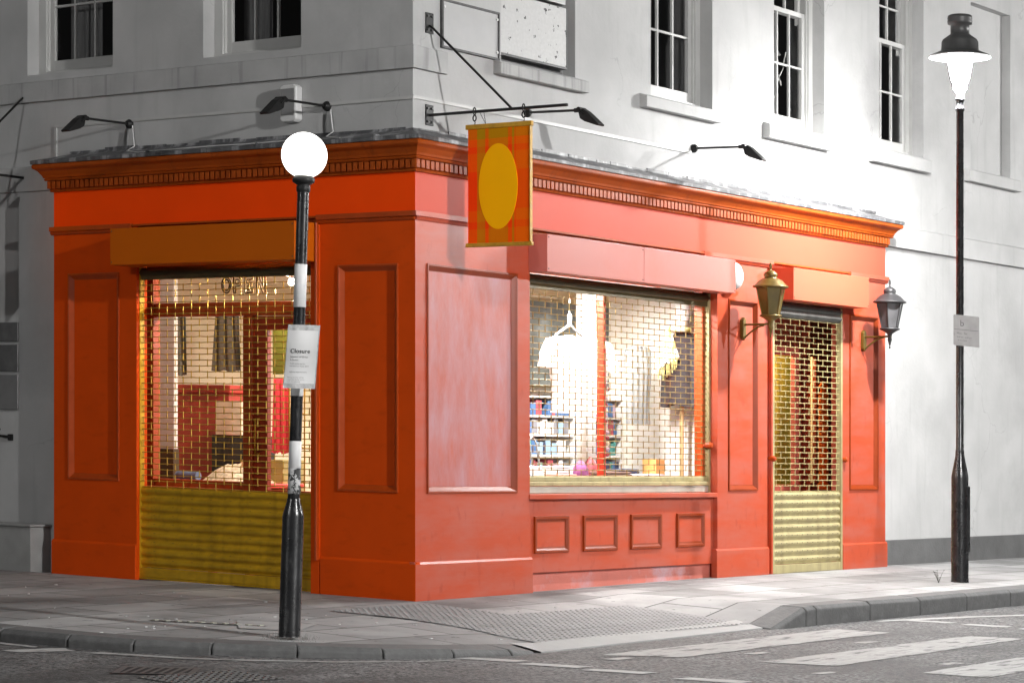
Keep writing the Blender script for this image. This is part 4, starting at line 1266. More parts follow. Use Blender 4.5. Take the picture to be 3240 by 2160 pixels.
hang(1.5, 4.03, 4.26, 1.86, 2.42, colour('grey_linen', (.24, .23, .2), .9), 'grey linen garment hanging against the cream wall', 'hanging_garment')
hang(1.52, 4.22, 4.50, 1.84, 2.2, colour('tan_linen', (.34, .22, .12), .9), 'brown garment hanging beneath the orange poster', 'hanging_garment')
hang(1.45, 3.28, 3.64, 1.9, 2.45, colour('charcoal_coat', (.13, .115, .09), .9), 'charcoal coat hanging at the right of the left-hand window', 'hanging_coat')
m = MB(); m.box((1.62, 4.36, 2.25), (1.63, 4.52, 2.44)); tag(m.build('orange_poster', colour('poster_orange', (.85, .12, .01)), org=(1.62, 4.44, 2.25)), 'plain orange poster next to the white column', 'poster')
m = MB(); m.box((1.4, 3.22, 1.3), (1.7, 3.55, 1.62)); tag(m.build('cream_box', colour('cream_card', (.75, .62, .45)), org=(1.55, 3.4, 1.3), bevel=.005), 'square cream carton beside the red cabinet', 'box')
m = MB(); m.box((1.42, 3.2, .02), (1.85, 3.62, 1.298)); tag(m.build('dark_cupboard', colour('cupboard_black', (.035, .03, .025)), org=(1.6, 3.4, .02), bevel=.005), 'black cupboard carrying the cream carton', 'cupboard')
hang(.95, 2.22, 2.42, 1.15, 1.82, colour('coral_coat', (.62, .035, .05), .75), 'bright coral red coat hanging behind the shop door', 'hanging_coat', flare=1.1)
m = MB(); m.box((1.0, 1.9, 1.86), (1.02, 2.46, 2.28)); tag(m.build('green_poster', colour('poster_green', (.085, .088, .004)), org=(1, 2.2, 1.86)), 'olive green poster seen through the shop door', 'poster')
wd_ = thing('wire_stand', 'brass wire display stand behind the shop door glass', 'stand', (.8, 1.9, .02))
m = MB()
for y in (1.72, 1.9, 2.08): m.tube([(.8, y, .02), (.8, y, 1.75)], .007, 6)
for z in (.6, .9, 1.2, 1.5, 1.75): m.tube([(.8, 1.72, z), (.8, 2.08, z)], .006, 6); m.tube([(.8, 1.9, z), (.68, 1.95, z + .06)], .005, 6)
m.build('wire_frame', BRASS, wd_)
for i, (z, mt) in enumerate(((.02, 'khaki'), (.40, 'khaki'), (.75, 'khaki'))):
    m = MB(); m.box((.9, 2.25, z), (1.2, 2.47, z + .34)); tag(m.build('khaki_carton', colour('khaki_card_%d' % i, (.36, .28, .09)), org=(1.05, 2.36, z), bevel=.005), ('khaki carton on the floor behind the shop door', 'khaki carton in the middle of the stack behind the shop door', 'khaki carton on top of the stack behind the shop door')[i], 'box', 'khaki cartons')
# OPEN neon, unlit tubes on the fanlight
op = thing('open_sign', 'unlit outlined glass tube sign reading OPEN in the left fanlight', 'sign', (.32, 2.19, 2.55))
TUBE = mat('clear_tube', (.07, .042, .014), .3, var=.1, spec=.3)
def stroke(m, pts, y0, sx, z0, sz, r=.008):
    m.tube([FL(y0 - p[0] * sx, -.33, z0 + p[1] * sz) for p in pts], r, 6)


el = lambda cx, cy, a, b, n=16: [(cx + a * math.cos(2 * PI * i / n), cy + b * math.sin(2 * PI * i / n)) for i in range(n + 1)]
LT = {'O': [el(.5, .5, .45, .5), el(.5, .5, .28, .34)],
      'P': [[(.1, 0), (.1, 1), (.6, 1), (.85, .85), (.85, .55), (.6, .42), (.3, .42), (.3, 0), (.1, 0)], [(.3, .58), (.3, .84), (.55, .84), (.66, .72), (.55, .58), (.3, .58)]],
      'E': [[(.1, 0), (.1, 1), (.85, 1), (.85, .82), (.3, .82), (.3, .6), (.7, .6), (.7, .42), (.3, .42), (.3, .18), (.85, .18), (.85, 0), (.1, 0)]],
      'N': [[(.1, 0), (.1, 1), (.32, 1), (.68, .4), (.68, 1), (.9, 1), (.9, 0), (.68, 0), (.32, .6), (.32, 0), (.1, 0)]]}
for i, ch in enumerate('OPEN'):
    m = MB()
    for st in LT[ch]: stroke(m, st, 2.46 - i * .137, .125, 2.55, .14)
    m.build('letter_tube', TUBE, op)
# ------------------------------------------------------------------ street furniture
def lerp_axis(p0, p1):
    return ((p1[0] - p0[0]) / (p1[2] - p0[2]), (p1[1] - p0[1]) / (p1[2] - p0[2]))


BX, BY, BZ = -3.221, -1.524, -.012
bc_ = thing('belisha_beacon', 'leaning black and white banded crossing beacon with a glowing white globe', 'beacon', (BX, BY, BZ))
ax = ((-3.164 + 3.221) / 3.06, (-1.60 + 1.524) / 3.06)
c0 = (BX, BY, BZ)
m = MB(); m.lathe([(.076, 0), (.073, .01), (.072, .80), (.068, .82), (.045, .90), (.044, .915), (.041, .92)], c0, 24, ax=ax); m.build('base', POLEB, bc_)
m = MB(); m.lathe([(.0405, .915), (.0395, 2.96)], c0, 24, ax=ax); m.build('pole', POLEB, bc_)
for a, b in ((2.19, 2.475), (1.60, 1.92), (1.12, 1.30)):
    m = MB(); m.lathe([(.0405, a), (.0418, a + .001), (.0412, b - .001), (.0402, b)], c0, 24, ax=ax); m.build('white_band', POLEW if a > 1.5 else POLEW, bc_)
m = MB(); m.lathe([(.0405, .95), (.0417, .951), (.0417, 1.119), (.0405, 1.1195)], c0, 24, ax=ax); m.build('torn_sticker', TORN, bc_)
m = MB(); m.lathe([(.042, 2.955), (.046, 2.96), (.046, 2.995), (.042, 3.0), (.06, 3.012), (.073, 3.02), (.075, 3.045), (.066, 3.05), (.06, 3.075)], c0, 24, ax=ax); m.build('collar', IRON, bc_)
gx, gy = BX + ax[0] * 3.185, BY + ax[1] * 3.185
m = MB(); m.sphere((gx, gy, BZ + 3.20), .153, 40); m.build('globe', GLOBE, bc_)

# laminated notice taped to the beacon
nt_ = thing('taped_notice', 'white laminated notice headed Closure taped to the striped beacon', 'notice', (-3.2, -1.62, 1.63))
def NF(a, b):
    """notice plane: a across to the right, b up"""
    h = a - .042 - (b - 1.63) * -.085
    d = .014 * math.sin(a * 22 + 1) + .010 * math.sin(b * 17)
    base = (-3.262 - .042 * FW[0], -1.612 - .042 * FW[1])
    x = base[0] + RT[0] * (h + .0) - FW[0] * (d + .012); y = base[1] + RT[1] * (h + .0) - FW[1] * (d + .012)
    return (x, y, b)


def nsheet(m, a0, a1, b0, b1, off, n=10):
    vs = []
    for i in range(n + 1):
        for j in range(n + 1):
            p = NF(a0 + (a1 - a0) * i / n, b0 + (b1 - b0) * j / n); vs.append((p[0] - FW[0] * off, p[1] - FW[1] * off, p[2]))
    m.add(vs, [(i * (n + 1) + j, (i + 1) * (n + 1) + j, (i + 1) * (n + 1) + j + 1, i * (n + 1) + j + 1) for i in range(n) for j in range(n)], 0, True)


m = MB(); nsheet(m, -.035, .175, 1.635, 2.055, 0); m.build('plastic_sleeve', CLEAR, nt_, recalc=False)
m = MB(); nsheet(m, -.030, .168, 1.668, 2.018, .002); m.build('paper', PAPER, nt_, recalc=False)


def text_mesh(s, size, bold=False):
    cu = bpy.data.curves.new('lettering', 'FONT'); cu.body = s; cu.size = size
    cu.resolution_u = 3
    if bold: cu.offset = size * .012
    ob = bpy.data.objects.new('lettering', cu); C.objects.link(ob)
    dg = bpy.context.evaluated_depsgraph_get()
    me = ob.evaluated_get(dg).to_mesh()
    vs = [tuple(v.co) for v in me.vertices]; fs = [tuple(p.vertices) for p in me.polygons]
    ob.evaluated_get(dg).to_mesh_clear(); bpy.data.objects.remove(ob); bpy.data.curves.remove(cu)
    return vs, fs


m = MB()
for s, sz, a, b, mi in (('Closure', .040, -.005, 1.868, 0), ('Junction of Great', .0165, -.003, 1.838, 1), ('& Street', .0165, -.003, 1.818, 1), ('Traffic order by the', .0125, -.003, 1.794, 1),
                        ('and between 4 July 2013', .0125, -.003, 1.778, 1), ('highway improvements', .0125, -.003, 1.740, 1), ('Parking services will be', .0115, -.012, 1.704, 1), ('suspended during works', .0115, -.012, 1.690, 1), ('from the following', .0115, -.012, 1.676, 1)):
    vs, fs = text_mesh(s, sz, mi == 0)
    V = []
    for x, y, z in vs:
        p = NF(a + x, b + y); V.append((p[0] - FW[0] * .004, p[1] - FW[1] * .004, p[2]))
    m.add(V, fs, mi)
m.build('printing', [INK, INKG], nt_, recalc=False)


# street lamps
def street_lamp(x, y, z, label, bulb, up=0.0):
    o = thing('street_lamp', label, 'street lamp', (x, y, z), 'tall black street lamps')
    c = (x, y, z); H = (x, y, z + up)
    m = MB(); m.lathe([(.09, -.02), (.085, .03), (.083, 1.03), (.080, 1.06), (.045, 1.24), (.042, 1.30)], c, 28); m.build('base', POLEB, o)
    m = MB(); m.box((x - .03, y - .0895, z + .30), (x + .05, y - .03, z + .95)); m.build('access_door', POLEB, o, bevel=.008)
    m = MB(); m.lathe([(.042, 1.295), (.038, 1.31), (.0365, 4.62 + up), (.045, 4.63 + up), (.045, 4.66 + up), (.037, 4.665 + up), (.037, 4.72 + up), (.045, 4.725 + up), (.045, 4.75 + up), (.036, 4.76 + up), (.036, 4.83 + up), (.03, 4.84 + up)], c, 24); m.build('pole', POLEB, o)
    m = MB()
    for q in (0, PI):
        pts = []
        for i in range(9):
            t_ = i / 8; r = .035 + .085 * math.sin(t_ * PI / 2) ** .8 * (1 - .12 * t_)
            pts.append((x + r * math.cos(q + A_ - PI / 2), y + r * math.sin(q + A_ - PI / 2), z + up + 4.80 + .36 * t_))
        m.tube(pts, .013, 8)
    m.build('yoke', LGREY, o)
    m = MB(); m.lathe([(.02, 4.865), (.06, 4.875), (.085, 4.93), (.10, 5.0), (.115, 5.08), (.125, 5.145), (.10, 5.15)], H, 24); m.build('lamp_bowl', bulb, o)
    m = MB(); m.lathe([(.14, 5.185), (.20, 5.175), (.29, 5.150), (.305, 5.145), (.305, 5.153), (.28, 5.168), (.20, 5.20), (.185, 5.205)], H, 36, mi=0); m.build('reflector', [DISH], o)
    m = MB(); m.lathe([(.30, 5.156), (.28, 5.172), (.20, 5.206), (.182, 5.214), (.178, 5.30), (.165, 5.325), (.10, 5.372), (.092, 5.38), (.092, 5.47), (.118, 5.475), (.122, 5.50), (.118, 5.515), (.122, 5.53), (.117, 5.555), (.10, 5.565), (.02, 5.572)], H, 32); m.build('hood', LGREY, o)
    return o


near_lamp = street_lamp(6.432, -1.673, .02, 'black street lamp with flared hood shining beside the pale wall', BULBS[0])
street_lamp(-3.6, -13.0, 0, 'taller black street lamp across the road from the shop corner', BULBS[1], .9)
street_lamp(15.5, -9.0, 0, 'taller black street lamp farther along the main road, away from the shop', BULBS[3], .9)
street_lamp(-16.2, .9, 0, 'taller black street lamp across the side street from the olive shutter', BULBS[2], 1.1)
l = bpy.data.lights.new('lamp_downlight', 'AREA'); l.shape = 'DISK'; l.size = .19; l.energy = LAMP_DOWN; l.color = (1, .99, .975)
o = bpy.data.objects.new('lamp_downlight', l); C.objects.link(o); o.parent = near_lamp; o.location = (0, 0, 4.855)
# weathered parking plate on the near lamp
pp = thing('parking_plate', 'small weathered white plate with faded lettering clamped to the black lamp post', 'sign', (6.432, -1.673, 2.34))
dn = Vector((.0, -1, 0)); dn = Vector((-.80, -.60, 0)); rt = Vector((.6, -.8, 0)); tl = Vector((.595, -.8036, 0))
def PF(a, b, d): return (6.432 + tl.x * a + dn.x * (.045 + d), -1.673 + tl.y * a + dn.y * (.045 + d), b - a * .08)


m = MB(); pa = []
for i in range(4):
    for q in range(5):
        an = PI / 2 * (i + q / 4); sx = (1, -1, -1, 1)[i]; sy = (1, 1, -1, -1)[i]
        pa.append((.054 + sx * .114 + .012 * math.cos(an), 2.492 + sy * .138 + .012 * math.sin(an)))
m.add([PF(a, b, 0) for a, b in pa] + [PF(a, b, .006) for a, b in pa], [tuple(range(20)), tuple(range(39, 19, -1))] + [(i, (i + 1) % 20, 20 + (i + 1) % 20, 20 + i) for i in range(20)])
m.build('plate', SIGNW, pp)
m = MB(); vs = [PF(.054 + .118 * math.cos(0) * a, 2.50 + b, .0068) for a, b in ((-1, .002), (1, .002), (1, -.002), (-1, -.002))]; m.add(vs, [(0, 1, 2, 3)], 0)
for s, sz, a, b in (('b', .085, -.01, 2.535), ('Mon - Sat', .026, -.04, 2.455), ('8.30 am - 6.30 pm', .02, -.04, 2.42), ('at any time', .02, -.03, 2.39)):
    v_, f_ = text_mesh(s, sz); m.add([PF(a + x, b + y, .0068) for x, y, _ in v_], f_, 0)
m.build('faded_lettering', mat('faded_ink', (.11, .11, .11), .6, var=.2, scale=60), pp, recalc=False)
m = MB()
for z in (2.42, 2.57): m.lathe([(.038, 0), (.0405, .001), (.0405, .019), (.038, .02)], (6.432, -1.673, z), 18)
build_each(m, 'clamp', LGREY, pp)


# hanging sign and its bracket
def sign_bracket(F, u, zlo, zhi, label):
    p = F(u, WP, zlo)
    o = thing('sign_bracket', label, 'bracket', p, 'black iron sign brackets')
    for z in (zlo, zhi):
        m = MB(); m.fb(F, u - .05, u + .05, WP, WP + .012, z - .085, z + .085)
        pl = m.build('wall_plate', IRON, o, bevel=.003)
        m = MB()
        for a in (-.028, .028):
            for b in (-.055, .055): m.tube([F(u + a, WP + .012, z + b), F(u + a, WP + .022, z + b)], .010, 8)
        build_each(m, 'bolt', LGREY, pl)
    m = MB(); m.fb(F, u - .011, u + .011, WP + .012, 1.27, zlo - .011, zlo + .011); m.build('arm', IRON, o, bevel=.002)
    m = MB(); m.tube([F(u, WP + .01, zhi - .02), F(u, WP + .05, zhi - .05), F(u, .72, zlo + .005)], .011, 8); m.build('tie_rod', IRON, o)
    return o


sign_bracket(FR, .339, 3.978, 4.735, 'black iron bracket with sloping tie rod above the tartan sign')
sign_bracket(FL, 4.765, 3.643, 4.421, 'black iron bracket cut off by the left edge of the picture')


def hanging_sign(F, u, zb, label, oval=True):
    """zb: height of the bracket arm"""
    p = F(u, .60, zb - 1.08)
    org = F(u, .28, zb - .14)
    o = thing('hanging_sign', label, 'sign', org, 'tartan signs hanging from brackets')
    m = MB(); m.fb(F, u - .009, u + .009, .285, .91, zb - 1.075, zb - .14); m.build('banner', PLAID, o)
    m = MB(); m.fb(F, u - .018, u + .018, .262, .928, zb - .145, zb - .105); m.build('top_batten', GOLD, o, bevel=.006)
    m = MB(); m.fb(F, u - .018, u + .018, .262, .928, zb - 1.10, zb - 1.068); m.build('bottom_batten', GOLD, o, bevel=.006)
    m = MB(); m.fb(F, u - .016, u + .016, .908, .916, zb - 1.067, zb - .146); m.build('edge_strip', GOLD, o)
    for s in (-1, 1):
        m = MB(); n = 48
        pts = [(.592 + .196 * math.cos(2 * PI * i / n), zb - .615 + .345 * math.sin(2 * PI * i / n)) for i in range(n)]
        V = [F(u + s * .0092, a, b) for a, b in pts] + [F(u + s * .012, a, b) for a, b in pts]
        m.add(V, [tuple(range(n)), tuple(range(2 * n - 1, n - 1, -1))] + [(i, (i + 1) % n, n + (i + 1) % n, n + i) for i in range(n)]); m.build('oval_emblem', YEL, o)
    for a in (.345, .84):
        m = MB(); m.tube([F(u + .016 * math.cos(t_), a, zb + .004 + .03 * math.sin(t_)) for t_ in [PI * 2 * i / 12 for i in range(13)]], .006, 6)
        m.tube([F(u, a + .016 * math.cos(t_), zb - .052 + .024 * math.sin(t_)) for t_ in [PI * 2 * i / 12 for i in range(13)]], .006, 6)
        m.tube([F(u, a, zb - .07), F(u, a + .006, zb - .09), F(u, a, zb - .108)], .004, 6); m.build('hook', IRON, o)
    m = MB()
    for a, b in ((.40, .46), (.44, .46)):
        for i in range(9):
            t_ = i / 9; x = a + (b - a) * t_ ; z = zb - .012 - .095 * t_
            m.tube([F(u + .004 * (i % 2), x, z), F(u - .004 * (i % 2), x + (b - a) / 9, z - .0105)], .0026, 5)
    m.build('chain', LGREY, o)
    return o


hanging_sign(FR, .339, 3.978, 'hanging orange tartan sign with a plain yellow oval')
hanging_sign(FL, 4.765, 3.643, 'second hanging tartan sign, on the bracket at the left edge')


# swan arm spotlights
def spotlight(F, u, z, label):
    p = F(u, WP, z)
    o = thing('wall_spotlight', label, 'spotlight', p, 'black arm spotlights over the cornice')
    m = MB(); m.tube([F(u, WP, z), F(u, WP + .02, z), F(u, WP + .05, z)], [.042, .042, .022], 14); m.build('wall_plate', IRON, o)
    m = MB(); m.tube([F(u, WP + .04, z), F(u, .42, z - .012)], .011, 10); m.tube([F(u, .385, z - .011), F(u, .43, z - .012)], .02, 10); m.build('arm', IRON, o)
    m = MB()
    m.tube([F(u - .05, .455, z - .012), F(u + .05, .455, z - .012)], .022, 10)
    m.tube([F(u - .045, .455, z - .012), F(u - .045, .50, z - .05)], .008, 6); m.tube([F(u + .045, .455, z - .012), F(u + .045, .50, z - .05)], .008, 6)
    m.build('knuckle', IRON, o)
    m = MB()
    # flood head: a shallow trough aimed back at the wall
    a = [(.445, -.03), (.49, -.004), (.53, -.028), (.665, -.148), (.648, -.160), (.52, -.118), (.47, -.09)]
    m.prism([(0, 0)], F, 0, 0) if False else None
    n = len(a); hw = .05
    V = [F(u - hw * .75 if i in (0, 1, 2) else u - hw, a[i][0], z + a[i][1]) for i in range(n)] + [F(u + hw * .75 if i in (0, 1, 2) else u + hw, a[i][0], z + a[i][1]) for i in range(n)]
    m.add(V, [tuple(range(n)), tuple(range(2 * n - 1, n - 1, -1))] + [(i, (i + 1) % n, n + (i + 1) % n, n + i) for i in range(n)])
    m.build('lamp_head', IRON, o, bevel=.006)
    return o


spotlight(FL, 3.389, 4.068, 'black arm spotlight between the white alarm box and the cornice end')
spotlight(FL, 1.049, 4.082, 'black arm spotlight in front of the white alarm box')
spotlight(FR, 1.695, 4.163, 'black arm spotlight behind the top of the tartan sign')
spotlight(FR, 4.398, 4.148, 'black arm spotlight under the second sash window from the corner')
spotlight(FL, 5.6, 3.95, 'black arm spotlight cut off by the left edge of the picture')

# alarm box
al = thing('alarm_box', 'white burglar alarm box on the stucco behind a black spotlight', 'alarm box', FL(1.42, WP, 3.97))
m = MB(); m.prism([(1.33, 3.985), (1.36, 3.965), (1.48, 3.965), (1.515, 3.985), (1.515, 4.262), (1.48, 4.28), (1.36, 4.28), (1.33, 4.262)], FL, WP, WP + .085); m.build('box', WHITE, al, bevel=.012)
m = MB(); m.prism([(1.345, 4.02), (1.50, 4.02), (1.50, 4.245), (1.345, 4.245)], FL, WP + .0855, WP + .092); m.build('cover', GREYB, al, bevel=.004)
# cable trunking
ct = thing('cable_trunking', 'thin white cable trunking running level along the stucco above the cornice', 'trunking', (.12, .12, 4.1))
m = MB(); m.fb(FR, .1302, 4.35, WP, WP + .014, 4.093, 4.12); m.build('run', WINW, ct)
m = MB(); m.fb(FL, .116, 4.36, WP, WP + .014, 4.086, 4.113); m.fb(FL, 4.336, 4.36, WP, WP + .014, 3.76, 4.0855); m.build('run', WINW, ct)
for i, u in enumerate((3.34, 1.0)):
    m = MB(); p = [FL(u, WP + .02, 4.05), FL(u - .02, WP + .03, 3.95), FL(u - .035, WP + .03, 3.86), FL(u - .1, .06, 3.80), FL(u - .3, .12, 3.772)]
    if i == 0: p += [FL(2.6, .13, 3.775), FL(2.1, .12, 3.78), FL(1.7, .125, 3.775), FL(1.2, .12, 3.78)]
    m.tube(p, .005, 6); tag(m.build('loose_cable', WHITE, org=p[0]), ('loose white cable sagging a long way over the dark lead flashing', 'short white cable dropping from the spotlight by the alarm box')[i], 'cable')
# blank framed plate on the right wall
bp_ = thing('blank_plate', 'large blank grey plate in a dark frame beside the boarded window', 'wall plate', FR(.88, WP, 4.56))
m = MB(); m.fb(FR, .505, 1.26, WP, WP + .018, 4.575, 4.945); m.build('plate', mat('plate_grey', (.36, .36, .36), .5, var=.05), bp_)
m = MB()
for a, b, c, d in ((.485, .505, 4.555, 4.965), (1.26, 1.28, 4.555, 4.965), (.505, 1.26, 4.555, 4.575), (.505, 1.26, 4.945, 4.965)): m.fb(FR, a, b, WP, WP + .03, c, d)
m.build('frame', IRONC, bp_, bevel=.003)
m = MB()
for u in (.52, 1.245):
    for z in (4.62, 4.90): m.tube([FR(u, WP + .018, z), FR(u, WP + .03, z)], .012, 8)
build_each(m, 'clip', WHITE, bp_)


# wall lanterns
def lantern(u, z, mt, gm, label, mplate=None):
    mplate = mplate or mt
    o = thing('wall_lantern', label, 'lantern', FR(u, 0, z), 'old style wall lanterns')
    m = MB(); m.prism([(u - .032, z - .085), (u, z - .115), (u + .032, z - .085), (u + .032, z + .085), (u, z + .115), (u - .032, z + .085)], FR, -.022, .018)
    pl = m.build('wall_plate', mplate, o, bevel=.006)
    m = MB(); m.tube([FR(u, .01, z + .04), FR(u, .30, z + .045)], .011, 10); m.tube([FR(u, .29, z + .045), FR(u, .325, z + .045)], .016, 10); m.build('arm', mplate, o)
    m = MB(); m.tube([FR(u, .018 + .22 * t_ , z - .085 + .115 * math.sin(t_ * PI / 2)) for t_ in [i / 10 for i in range(11)]], .009, 8); m.build('scroll', mplate, o)
    c = FR(u, .308, z)
    m = MB(); m.lathe([(.004, -.085), (.010, -.07), (.004, -.05), (.010, -.045), (.018, -.01), (.024, .01), (.018, .04), (.024, .06), (.03, .075), (.07, .10), (.085, .108), (.108, .118), (.108, .13), (.095, .135)], c, 20); m.build('base', mt, o)
    m = MB(); n = 6; zb, zt = .135, .395; rb, rt_ = .088, .142
    V = [(c[0] + r * math.cos(2 * PI * i / n + .3), c[1] + r * math.sin(2 * PI * i / n + .3), c[2] + h) for h, r in ((zb, rb), (zt, rt_)) for i in range(n)]
    m.add(V, [(i, (i + 1) % n, n + (i + 1) % n, n + i) for i in range(n)]); m.build('glass', gm, o)
    m = MB()
    for i in range(n): m.tube([V[i], V[n + i]], .007, 6)
    m.build('cage', mt, o)
    m = MB(); m.lathe([(.14, .39), (.172, .398), (.176, .408), (.17, .414), (.150, .425), (.115, .465), (.075, .487), (.062, .49), (.062, .502), (.068, .515), (.064, .535), (.035, .558), (.012, .568), (.008, .585), (.013, .60), (.012, .625), (.005, .645)], c, 28); m.build('roof', mt, o)
    return o


lantern(5.11, 2.456, BRASSL, LGLASS, 'brass wall lantern on the pilaster left of the narrow door')
lantern(7.567, 2.45, PEWTER, LGLASS2, 'grey wall lantern on the last pilaster, seen against the white wall', BRASSL)
# round bell housing beside the right-hand shutter box
m = MB(); cen = FR(4.90, 0, 2.955)
for i in range(1): pass
V = []; n = 28; prof = [(.135, 0), (.135, .05), (.125, .075), (.09, .10), (.04, .112)]
m2 = MB(); vs = []
for r, d in prof:
    for j in range(n): t_ = 2 * PI * j / n; vs.append(FR(4.86 + r * math.cos(t_), d, 2.955 + r * math.sin(t_)))
m2.add(vs, [(i * n + j, i * n + (j + 1) % n, (i + 1) * n + (j + 1) % n, (i + 1) * n + j) for i in range(len(prof) - 1) for j in range(n)], 0, True)
m2.add(vs[-n:], [tuple(range(n))]); m2.add(vs[:n], [tuple(range(n))])
tag(m2.build('alarm_bell', WHITE, org=cen), 'round white alarm housing half hidden behind the pink shutter box', 'alarm bell')

# plaques, block and bits at the left edge
for i, (z0, z1, mt, lb) in enumerate(((2.125, 2.305, PLAQ, 'dark grey plaque, highest of the three on the stucco'), (1.845, 2.096, PLAQ, 'dark grey plaque between the highest plaque and the plain one'), (1.488, 1.816, PLAQL, 'lighter plain plaque with a bright edge, lowest of the three'))):
    m = MB(); m.fb(FL, 4.85, 5.22, WP, WP + .022, z0, z1)
    o = m.build('wall_plaque', mt, org=FL(5.03, WP, z0), bevel=.005); tag(o, lb, 'plaque', 'plaques on the left wall')
dh = thing('door_latch', 'small black iron latch on the stucco below the plaques', 'latch', FL(4.98, WP, 1.20))
m = MB(); m.fb(FL, 4.93, 4.99, WP, WP + .02, 1.20, 1.26); m.build('keep', IRON, dh, bevel=.003)
m = MB(); m.tube([FL(4.95, WP + .03, 1.235), FL(5.2, WP + .03, 1.25)], .012, 8); m.tube([FL(5.12, WP, 1.3), FL(5.12, WP + .05, 1.32), FL(5.12, WP + .05, 1.40)], .014, 8); m.build('bar', IRON, dh)
st_ = MB(); st_.fb(FL, 4.42, 5.30, -.125, -.03 + .15, -.06, .415); st_.fb(FL, 4.40, 5.32, -.128, .14, .416, .44)
tag(st_.build('stone_block', CONC, org=FL(4.86, 0, -.05), bevel=.008), 'low pale concrete block standing against the wall under the plaques', 'block')

# ironwork in the road and on the pavement
gr_ = thing('gully_grate', 'cast iron gully grate sunk in the road near the beacon', 'grate', (-4.88, -1.95, rz(-5)))
m = MB(); ax_ = Vector((.60, -.80, 0)); ay_ = Vector((.80, .60, 0)); ctr = Vector((-4.88, -1.95, rz(-4.88) + .004))
def GP(a, b, z=0): p = ctr + ax_ * a + ay_ * b; return (p.x, p.y, p.z + z)
for a0, a1, b0, b1 in ((-.24, .24, -.22, -.18), (-.24, .24, .18, .22), (-.24, -.20, -.18, .18), (.20, .24, -.18, .18)):
    m.add([GP(a0, b0, .004), GP(a1, b0, .004), GP(a1, b1, .004), GP(a0, b1, .004)], [(0, 1, 2, 3)])
m.build('frame', IRONC, gr_)
m = MB()
for i in range(7):
    a = -.19 + i * .055
    m.add([GP(a, -.18, .004), GP(a + .025, -.18, .004), GP(a + .055, .18, .004), GP(a + .03, .18, .004)], [(0, 1, 2, 3)])
build_each(m, 'bar', IRONC, gr_)
m = MB(); m.add([GP(-.2, -.18, .001), GP(.2, -.18, .001), GP(.2, .18, .001), GP(-.2, .18, .001)], [(0, 1, 2, 3)]); m.build('pit', mat('drain_dark', (.004, .004, .004), .9), gr_)
mh = thing('road_cover', 'rectangular chequered iron cover in the road at the bottom edge', 'manhole cover', (-4.9, -2.4, rz(-5)))
m = MB(); RC = rz(-5); P = [(-5.24, -2.13), (-4.49, -2.20), (-4.62, -2.75), (-5.35, -2.68)]; m.add([(x, y, RC + .004) for x, y in P], [(0, 1, 2, 3)]); m.build('plate', IRONC, mh)
m = MB()
for i in range(12):
    for j in range(9):
        u, v = (i + .5) / 12, (j + .5) / 9
        x = P[0][0] * (1 - u) * (1 - v) + P[1][0] * u * (1 - v) + P[2][0] * u * v + P[3][0] * (1 - u) * v; y = P[0][1] * (1 - u) * (1 - v) + P[1][1] * u * (1 - v) + P[2][1] * u * v + P[3][1] * (1 - u) * v
        m.box((x - .02, y - .012, RC + .0042), (x + .02, y + .012, RC + .009))
build_each(m, 'stud', mat('stud_iron', (.13, .13, .13), .5, metal=.3), mh)
dc = thing('drain_strip', 'narrow slotted metal drain strip in the pavement before the olive shutter', 'drain', (-2.9, -.7, 0))
m = MB(); p0 = Vector((-3.02, -.02, 0)); p1 = Vector((-2.72, -.86, 0)); dv = (p1 - p0).normalized(); nv = Vector((-dv.y, dv.x, 0))
L = (p1 - p0).length
m.add([(*(p0 + nv * .03)[:2], zp(p0.x, p0.y) + .006), (*(p0 - nv * .03)[:2], zp(p0.x, p0.y) + .006), (*(p1 - nv * .03)[:2], zp(p1.x, p1.y) + .006), (*(p1 + nv * .03)[:2], zp(p1.x, p1.y) + .006)], [(0, 1, 2, 3)]); m.build('channel', IRONC, dc)
m = MB()
for i in range(10):
    c = p0 + dv * (L * (i + .5) / 10); z = zp(c.x, c.y) + .008; m.box((c.x - .02, c.y - .015, z - .004), (c.x + .02, c.y + .015, z + .004))
build_each(m, 'bar', GALV, dc)
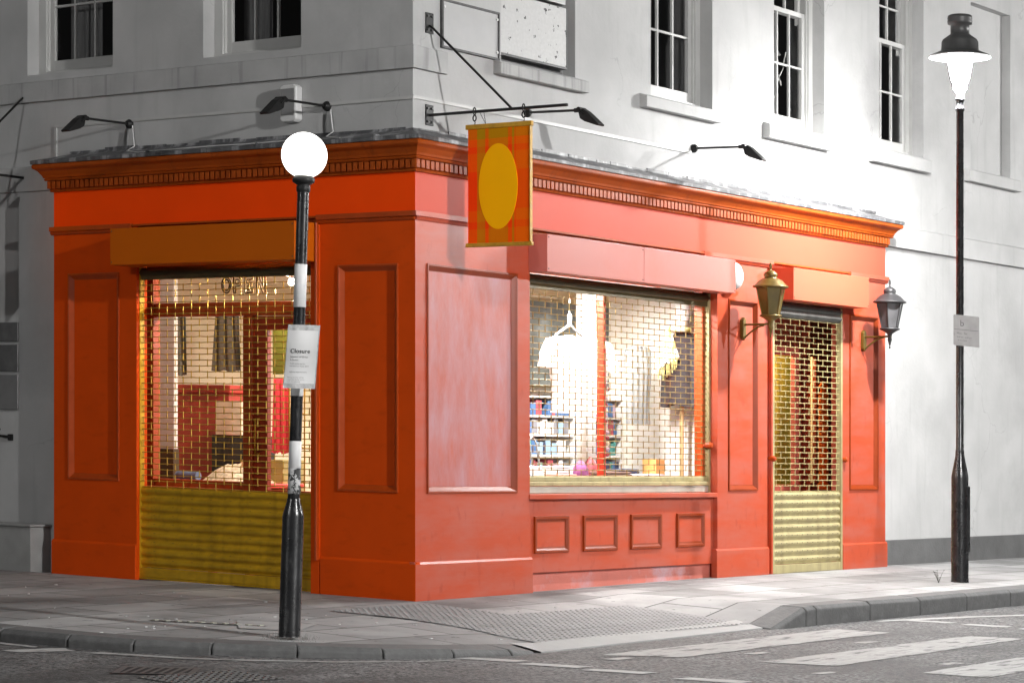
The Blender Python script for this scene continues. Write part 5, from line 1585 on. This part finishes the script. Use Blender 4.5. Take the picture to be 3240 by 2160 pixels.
# weeds and litter
m = MB()
for i in range(150):
    a = random.uniform(0, 2 * PI); r = .075 + abs(random.gauss(0, .07)); x, y = BX + r * math.cos(a), BY + r * math.sin(a); z = zp(x, y); h = random.uniform(.015, .06) * (1.2 - min(1, r * 3))
    dx, dy = random.uniform(-.03, .03), random.uniform(-.03, .03)
    m.add([(x - .003, y, z - .003), (x + .003, y + .002, z - .003), (x + dx, y + dy, z + h)], [(0, 1, 2)])
m.build('weeds', GRASS, kind='stuff', recalc=False)
wp = MB(); wx, wy = 6.08, -1.62; wz = zp(wx, wy)
for i in range(9):
    a = random.uniform(0, 2 * PI); l = random.uniform(.05, .13); wp.tube([(wx, wy, wz), (wx + .3 * l * math.cos(a), wy + .3 * l * math.sin(a), wz + l * .7), (wx + .5 * l * math.cos(a), wy + .5 * l * math.sin(a), wz + l)], [.003, .002, .001], 5)
    wp.sphere((wx + .5 * l * math.cos(a), wy + .5 * l * math.sin(a), wz + l), .007, 6, sc=(1, 1, .5))
tag(wp.build('weed_plant', GRASS, org=(wx, wy, wz)), 'tiny weed sprouting from the pavement by the lamp post base', 'weed')
m = MB()
for i in range(60):
    t_ = random.random()
    if i < 30: x, y = random.uniform(-3.9, 1.0), random.uniform(-2.3, -.2)
    else: x, y = random.uniform(-4.1, -1), random.uniform(-1, 3)
    if not inside_poly(x, y, KL + [(17, 13)]): continue
    z = zp(x, y); s_ = random.uniform(.004, .014)
    m.box((x - s_, y - s_ * .6, z + .001), (x + s_, y + s_ * .6, z + .006))
m.build('litter', mat('litter_pale', (.5, .5, .5), .8, var=.4, scale=9), kind='stuff')
# plant behind the third window
pt = thing('pot_plant', 'leafy pot plant standing behind the third sash window', 'plant', FR(6.45, -.55, 4.6))
m = MB(); b0 = Vector(FR(6.42, -.5, 4.7))
for i in range(5):
    a = random.uniform(0, 6); pts = [b0 + Vector((.04 * math.cos(a) * q + .02 * math.sin(q * 2 + i), .02 * q * math.sin(a), .09 * q)) for q in range(9)]; m.tube(pts, .006, 5)
m.build('stem', colour('stem_pale', (.5, .5, .48)), pt)
m = MB()
for i in range(26):
    c = b0 + Vector((random.uniform(-.28, .28), random.uniform(-.06, .06), random.uniform(.25, .8))); a = random.uniform(-1, 1); l = random.uniform(.05, .10)
    d = Vector((math.cos(a), 0, math.sin(a) - .4)).normalized() * l; e = Vector((-d.z, .3 * l, d.x)) * .35
    m.add([c, c + d * .5 + e, c + d, c + d * .5 - e], [(0, 1, 2, 3)])
m.build('leaf', colour('leaf_grey', (.3, .3, .29)), pt, recalc=False)
m = MB(); m.lathe([(.08, 0), (.11, .14), (.115, .15), (.1, .15)], (b0.x, b0.y, 4.6), 16); m.build('pot', colour('pot_grey', (.2, .2, .2)), pt)
